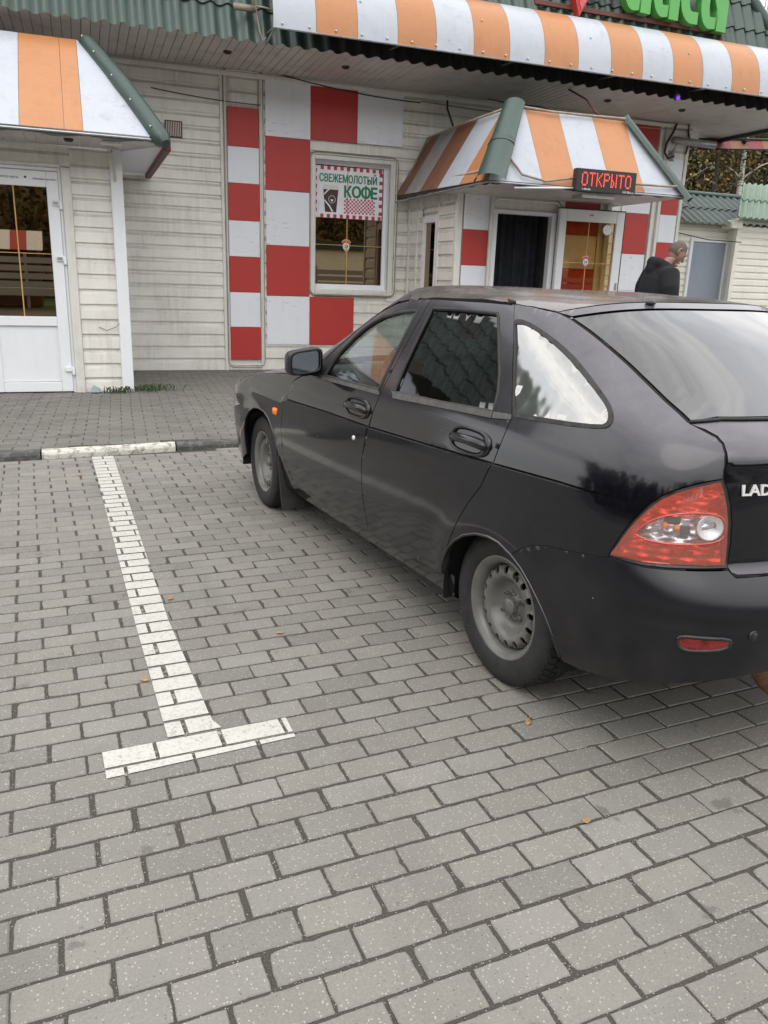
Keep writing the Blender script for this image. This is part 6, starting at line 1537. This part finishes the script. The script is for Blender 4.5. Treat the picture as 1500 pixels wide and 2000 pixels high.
# local frame: he faces +x, left is +y
def blob(name,mb,mat,parent,voxel=.013,it=8):
    me=mb.mesh(name,mat); o=bpy.data.objects.new(name,me); COL.objects.link(o)
    r=o.modifiers.new('r','REMESH'); r.mode='VOXEL'; r.voxel_size=voxel
    s=o.modifiers.new('s','SMOOTH'); s.iterations=it; s.factor=.5
    bpy.context.view_layer.update(); nm=bpy.data.meshes.new_from_object(o.evaluated_get(bpy.context.evaluated_depsgraph_get()))
    bpy.data.objects.remove(o); nm.name=name; nm.materials.clear(); nm.materials.append(mat); nm.polygons.foreach_set('use_smooth',[True]*len(nm.polygons)); return link_mesh(name,nm,parent,True)
def loft(m,rings,n=20):
    """rings: (x, y, z, rx, ry) ellipses stacked up the body"""
    b=len(m.v)
    for (x,y,z,rx,ry) in rings:
        for k in range(n): a=2*math.pi*k/n; m.v.append((x+rx*math.cos(a),y+ry*math.sin(a),z))
    for i in range(len(rings)-1):
        for k in range(n): p=b+i*n+k;q=b+i*n+(k+1)%n; m.f.append((p,q,q+n,p+n)); m.mi.append(0)
    m.f.append(tuple(b+k for k in range(n))[::-1]); m.f.append(tuple(b+(len(rings)-1)*n+k for k in range(n))); m.mi+=[0,0]
    return m
arm={1:[(-.01,.19,1.40),(-.03,.255,1.27),(-.02,.285,1.13),(.10,.27,1.06),(.22,.22,1.03),(.29,.19,1.015)],-1:[(.02,-.19,1.40),(.02,-.265,1.27),(.05,-.285,1.13),(.17,-.27,1.07),(.30,-.22,1.04),(.37,-.19,1.02)]}
m=loft(MB(),[(0,0,.80,.10,.14),(0,0,.95,.11,.16),(.01,0,1.10,.105,.15),(.0,0,1.30,.11,.17),(.0,0,1.42,.085,.15),(.02,0,1.48,.062,.07),(.05,0,1.54,.056,.058),(.085,0,1.60,.06,.06)])
for s in (1,-1):
    m.tube(arm[s],[.075,.058,.050,.047,.036,.034],12); m.tube([(0,s*.09,.86),(.02,s*.11,.50),(0,s*.12,.10)],[.095,.065,.045],12); m.tube([(-.05,s*.12,.05),(.15,s*.13,.03)],[.045,.035],10)
    c=Vector(arm[s][-1]); d=(c-Vector(arm[s][-2])).normalized(); side=Vector((0,1,0)); side=(side-d*side.dot(d)).normalized(); dn=Vector((0,0,-1))
    m.bbox(c.x-.01,c.x+.075,c.y-.038,c.y+.038,c.z-.022,c.z+.014,.008)
    for i,L in enumerate((.070,.080,.075,.058)):
        st=c+d*.065+side*(.030-.020*i); p1=st+d*L*.45; p2=p1+d*L*.28+dn*L*.25; p3=p2+d*L*.12+dn*L*.32
        m.tube([st-d*.03,st,p1,p2,p3],[.012,.0115,.0105,.0095,.008],8)
    st=c+side*.03*s+d*.01; m.tube([st,st+side*.03*s+d*.025,st+side*.036*s+d*.055],[.014,.012,.009],8)
blob('body',m,M['skin'],man,.009,4)
for s in (1,-1):
    A=[Vector(p) for p in arm[s]]; MB().tube([A[3].lerp(A[4],t) for t in (.0,.3,.6,.9)],[.0495,.0475,.043,.039],14).build('tattooed_forearm',M['tattoo'],man,True,local=True)
m=loft(MB(),[(-.01,0,.86,.155,.205),(-.01,0,.95,.165,.215),(-.01,0,1.08,.160,.220),(-.015,0,1.24,.165,.235),(-.015,0,1.36,.150,.225),(-.01,0,1.43,.125,.175),(.0,0,1.475,.105,.115),(.02,0,1.50,.090,.095)])
for s in (1,-1):
    m.tube([(-.01,s*.10,1.40)]+arm[s][:4]+[tuple(Vector(arm[s][3]).lerp(Vector(arm[s][4]),.25))],[.10,.112,.100,.090,.078,.070],14)
hp_=[(.085,.085,1.475),(.0,.115,1.495),(-.075,.085,1.515),(-.115,0,1.52),(-.075,-.085,1.515),(.0,-.115,1.495),(.085,-.085,1.475)]
m.tube(hp_,[.036,.048,.058,.064,.058,.048,.036],12); m.sphere((-.10,0,1.455),.075,14,10,(.9,1.45,1.0))
for (x,z,a) in ((-.02,1.16,.03),(.0,1.02,.04)):
    m.tube([(x-.15,-.10,z),(x-.165,0,z-a),(x-.15,.12,z+.01)],[.012,.016,.012],6)
blob('hoodie',m,M['cloth'],man,.013,6)
m=loft(MB(),[(0,0,.82,.135,.175),(0,0,.97,.14,.185)])
for s in (1,-1): m.tube([(0,s*.09,.88),(.0,s*.10,.70),(.03,s*.115,.48),(0,s*.12,.09)],[.115,.108,.085,.078],14)
blob('trousers',m,M['denim'],man,.015,6)
for s in (1,-1):
    MB().bbox(-.10,.20,s*.125-.052,s*.125+.052,0,.095,.035).build('shoe',M['shoe'],man,True,local=True)
# head: shaped sphere bent forward, with ears, nose, brow, jaw
hp=Vector((.125,0,1.655)); tiltm=Matrix.Translation(hp)@Matrix.Rotation(R(30),4,'Y')
def head_pt(th,ph):
    x=math.sin(th)*math.cos(ph); y=math.sin(th)*math.sin(ph); z=math.cos(th)
    X=.098*x*(1.0 if x<0 else 1.0); Y=.077*y; Z=.122*z
    if z<0:
        X=X*(1-.18*(-z)**1.5)+.018*(-z); Y*=1-.30*(-z)**1.3
        if x<0: X*=1-.30*(-z)
    if x>.2: X-=.006*(1-abs(z))*max(0,(x-.2))
    return X,Y,Z
m=MB(); n1,n2=24,18
for i in range(n2+1):
    for k in range(n1): m.v.append(tuple(tiltm@Vector(head_pt(math.pi*i/n2,2*math.pi*k/n1))))
for i in range(n2):
    for k in range(n1):
        a=i*n1+k;b=i*n1+(k+1)%n1; m.f.append((a,b,b+n1,a+n1)); m.mi.append(0)
ho=m.build('head',M['skin'],man,True,local=True)
m=MB()
for i in range(n2+1):
    for k in range(n1): m.v.append(tuple(tiltm@(Vector(head_pt(math.pi*i/n2,2*math.pi*k/n1))*1.022)))
for i in range(n2):
    for k in range(n1):
        th=math.pi*(i+.5)/n2; ph=2*math.pi*(k+.5)/n1; x=math.sin(th)*math.cos(ph); z=math.cos(th)
        if z>.42 and x<.62 or (x<-.10 and z>-.42) or (x<.25 and z>.12):
            a=i*n1+k;b=i*n1+(k+1)%n1; m.f.append((a,b,b+n1,a+n1)); m.mi.append(0)
m.build('hair',M['hair'],man,True,local=True)
for s in (1,-1):
    e=MB(); pts=[(-.002,s*.076,.030),(-.018,s*.088,.034),(-.028,s*.092,.012),(-.022,s*.088,-.014),(-.006,s*.079,-.032)]
    e.tube([tiltm@Vector(p) for p in pts],[.008,.009,.009,.008,.007],8); e.sphere(tiltm@Vector((-.012,s*.080,.004)),.017,8,6,(.8,.35,1.2)); e.build('ear',M['skin'],ho,True,local=True)
    MB().sphere(tiltm@Vector((.080,s*.030,.012)),.0115,8,6).build('eye',M['hair'],ho,True,local=True)
    MB().tube([tiltm@Vector(p) for p in ((.096,s*.012,.030),(.096,s*.032,.034),(.084,s*.052,.028))],[.005,.006,.004],6).build('eyebrow',M['hair'],ho,True,local=True)
ns_=MB(); ns_.tube([tiltm@Vector(p) for p in ((.093,0,.022),(.106,0,-.002),(.116,0,-.022),(.104,0,-.034))],[.007,.010,.014,.010],8); ns_.build('nose',M['skin'],ho,True,local=True)
MB().tube([tiltm@Vector(p) for p in ((.086,.024,-.062),(.101,0,-.060),(.086,-.024,-.062))],[.003,.006,.003],6).build('mouth',M['skin'],ho,True,local=True)
MB().sphere(tiltm@Vector((.075,0,-.098)),.030,10,8,(.9,1.1,.8)).build('chin',M['skin'],ho,True,local=True)
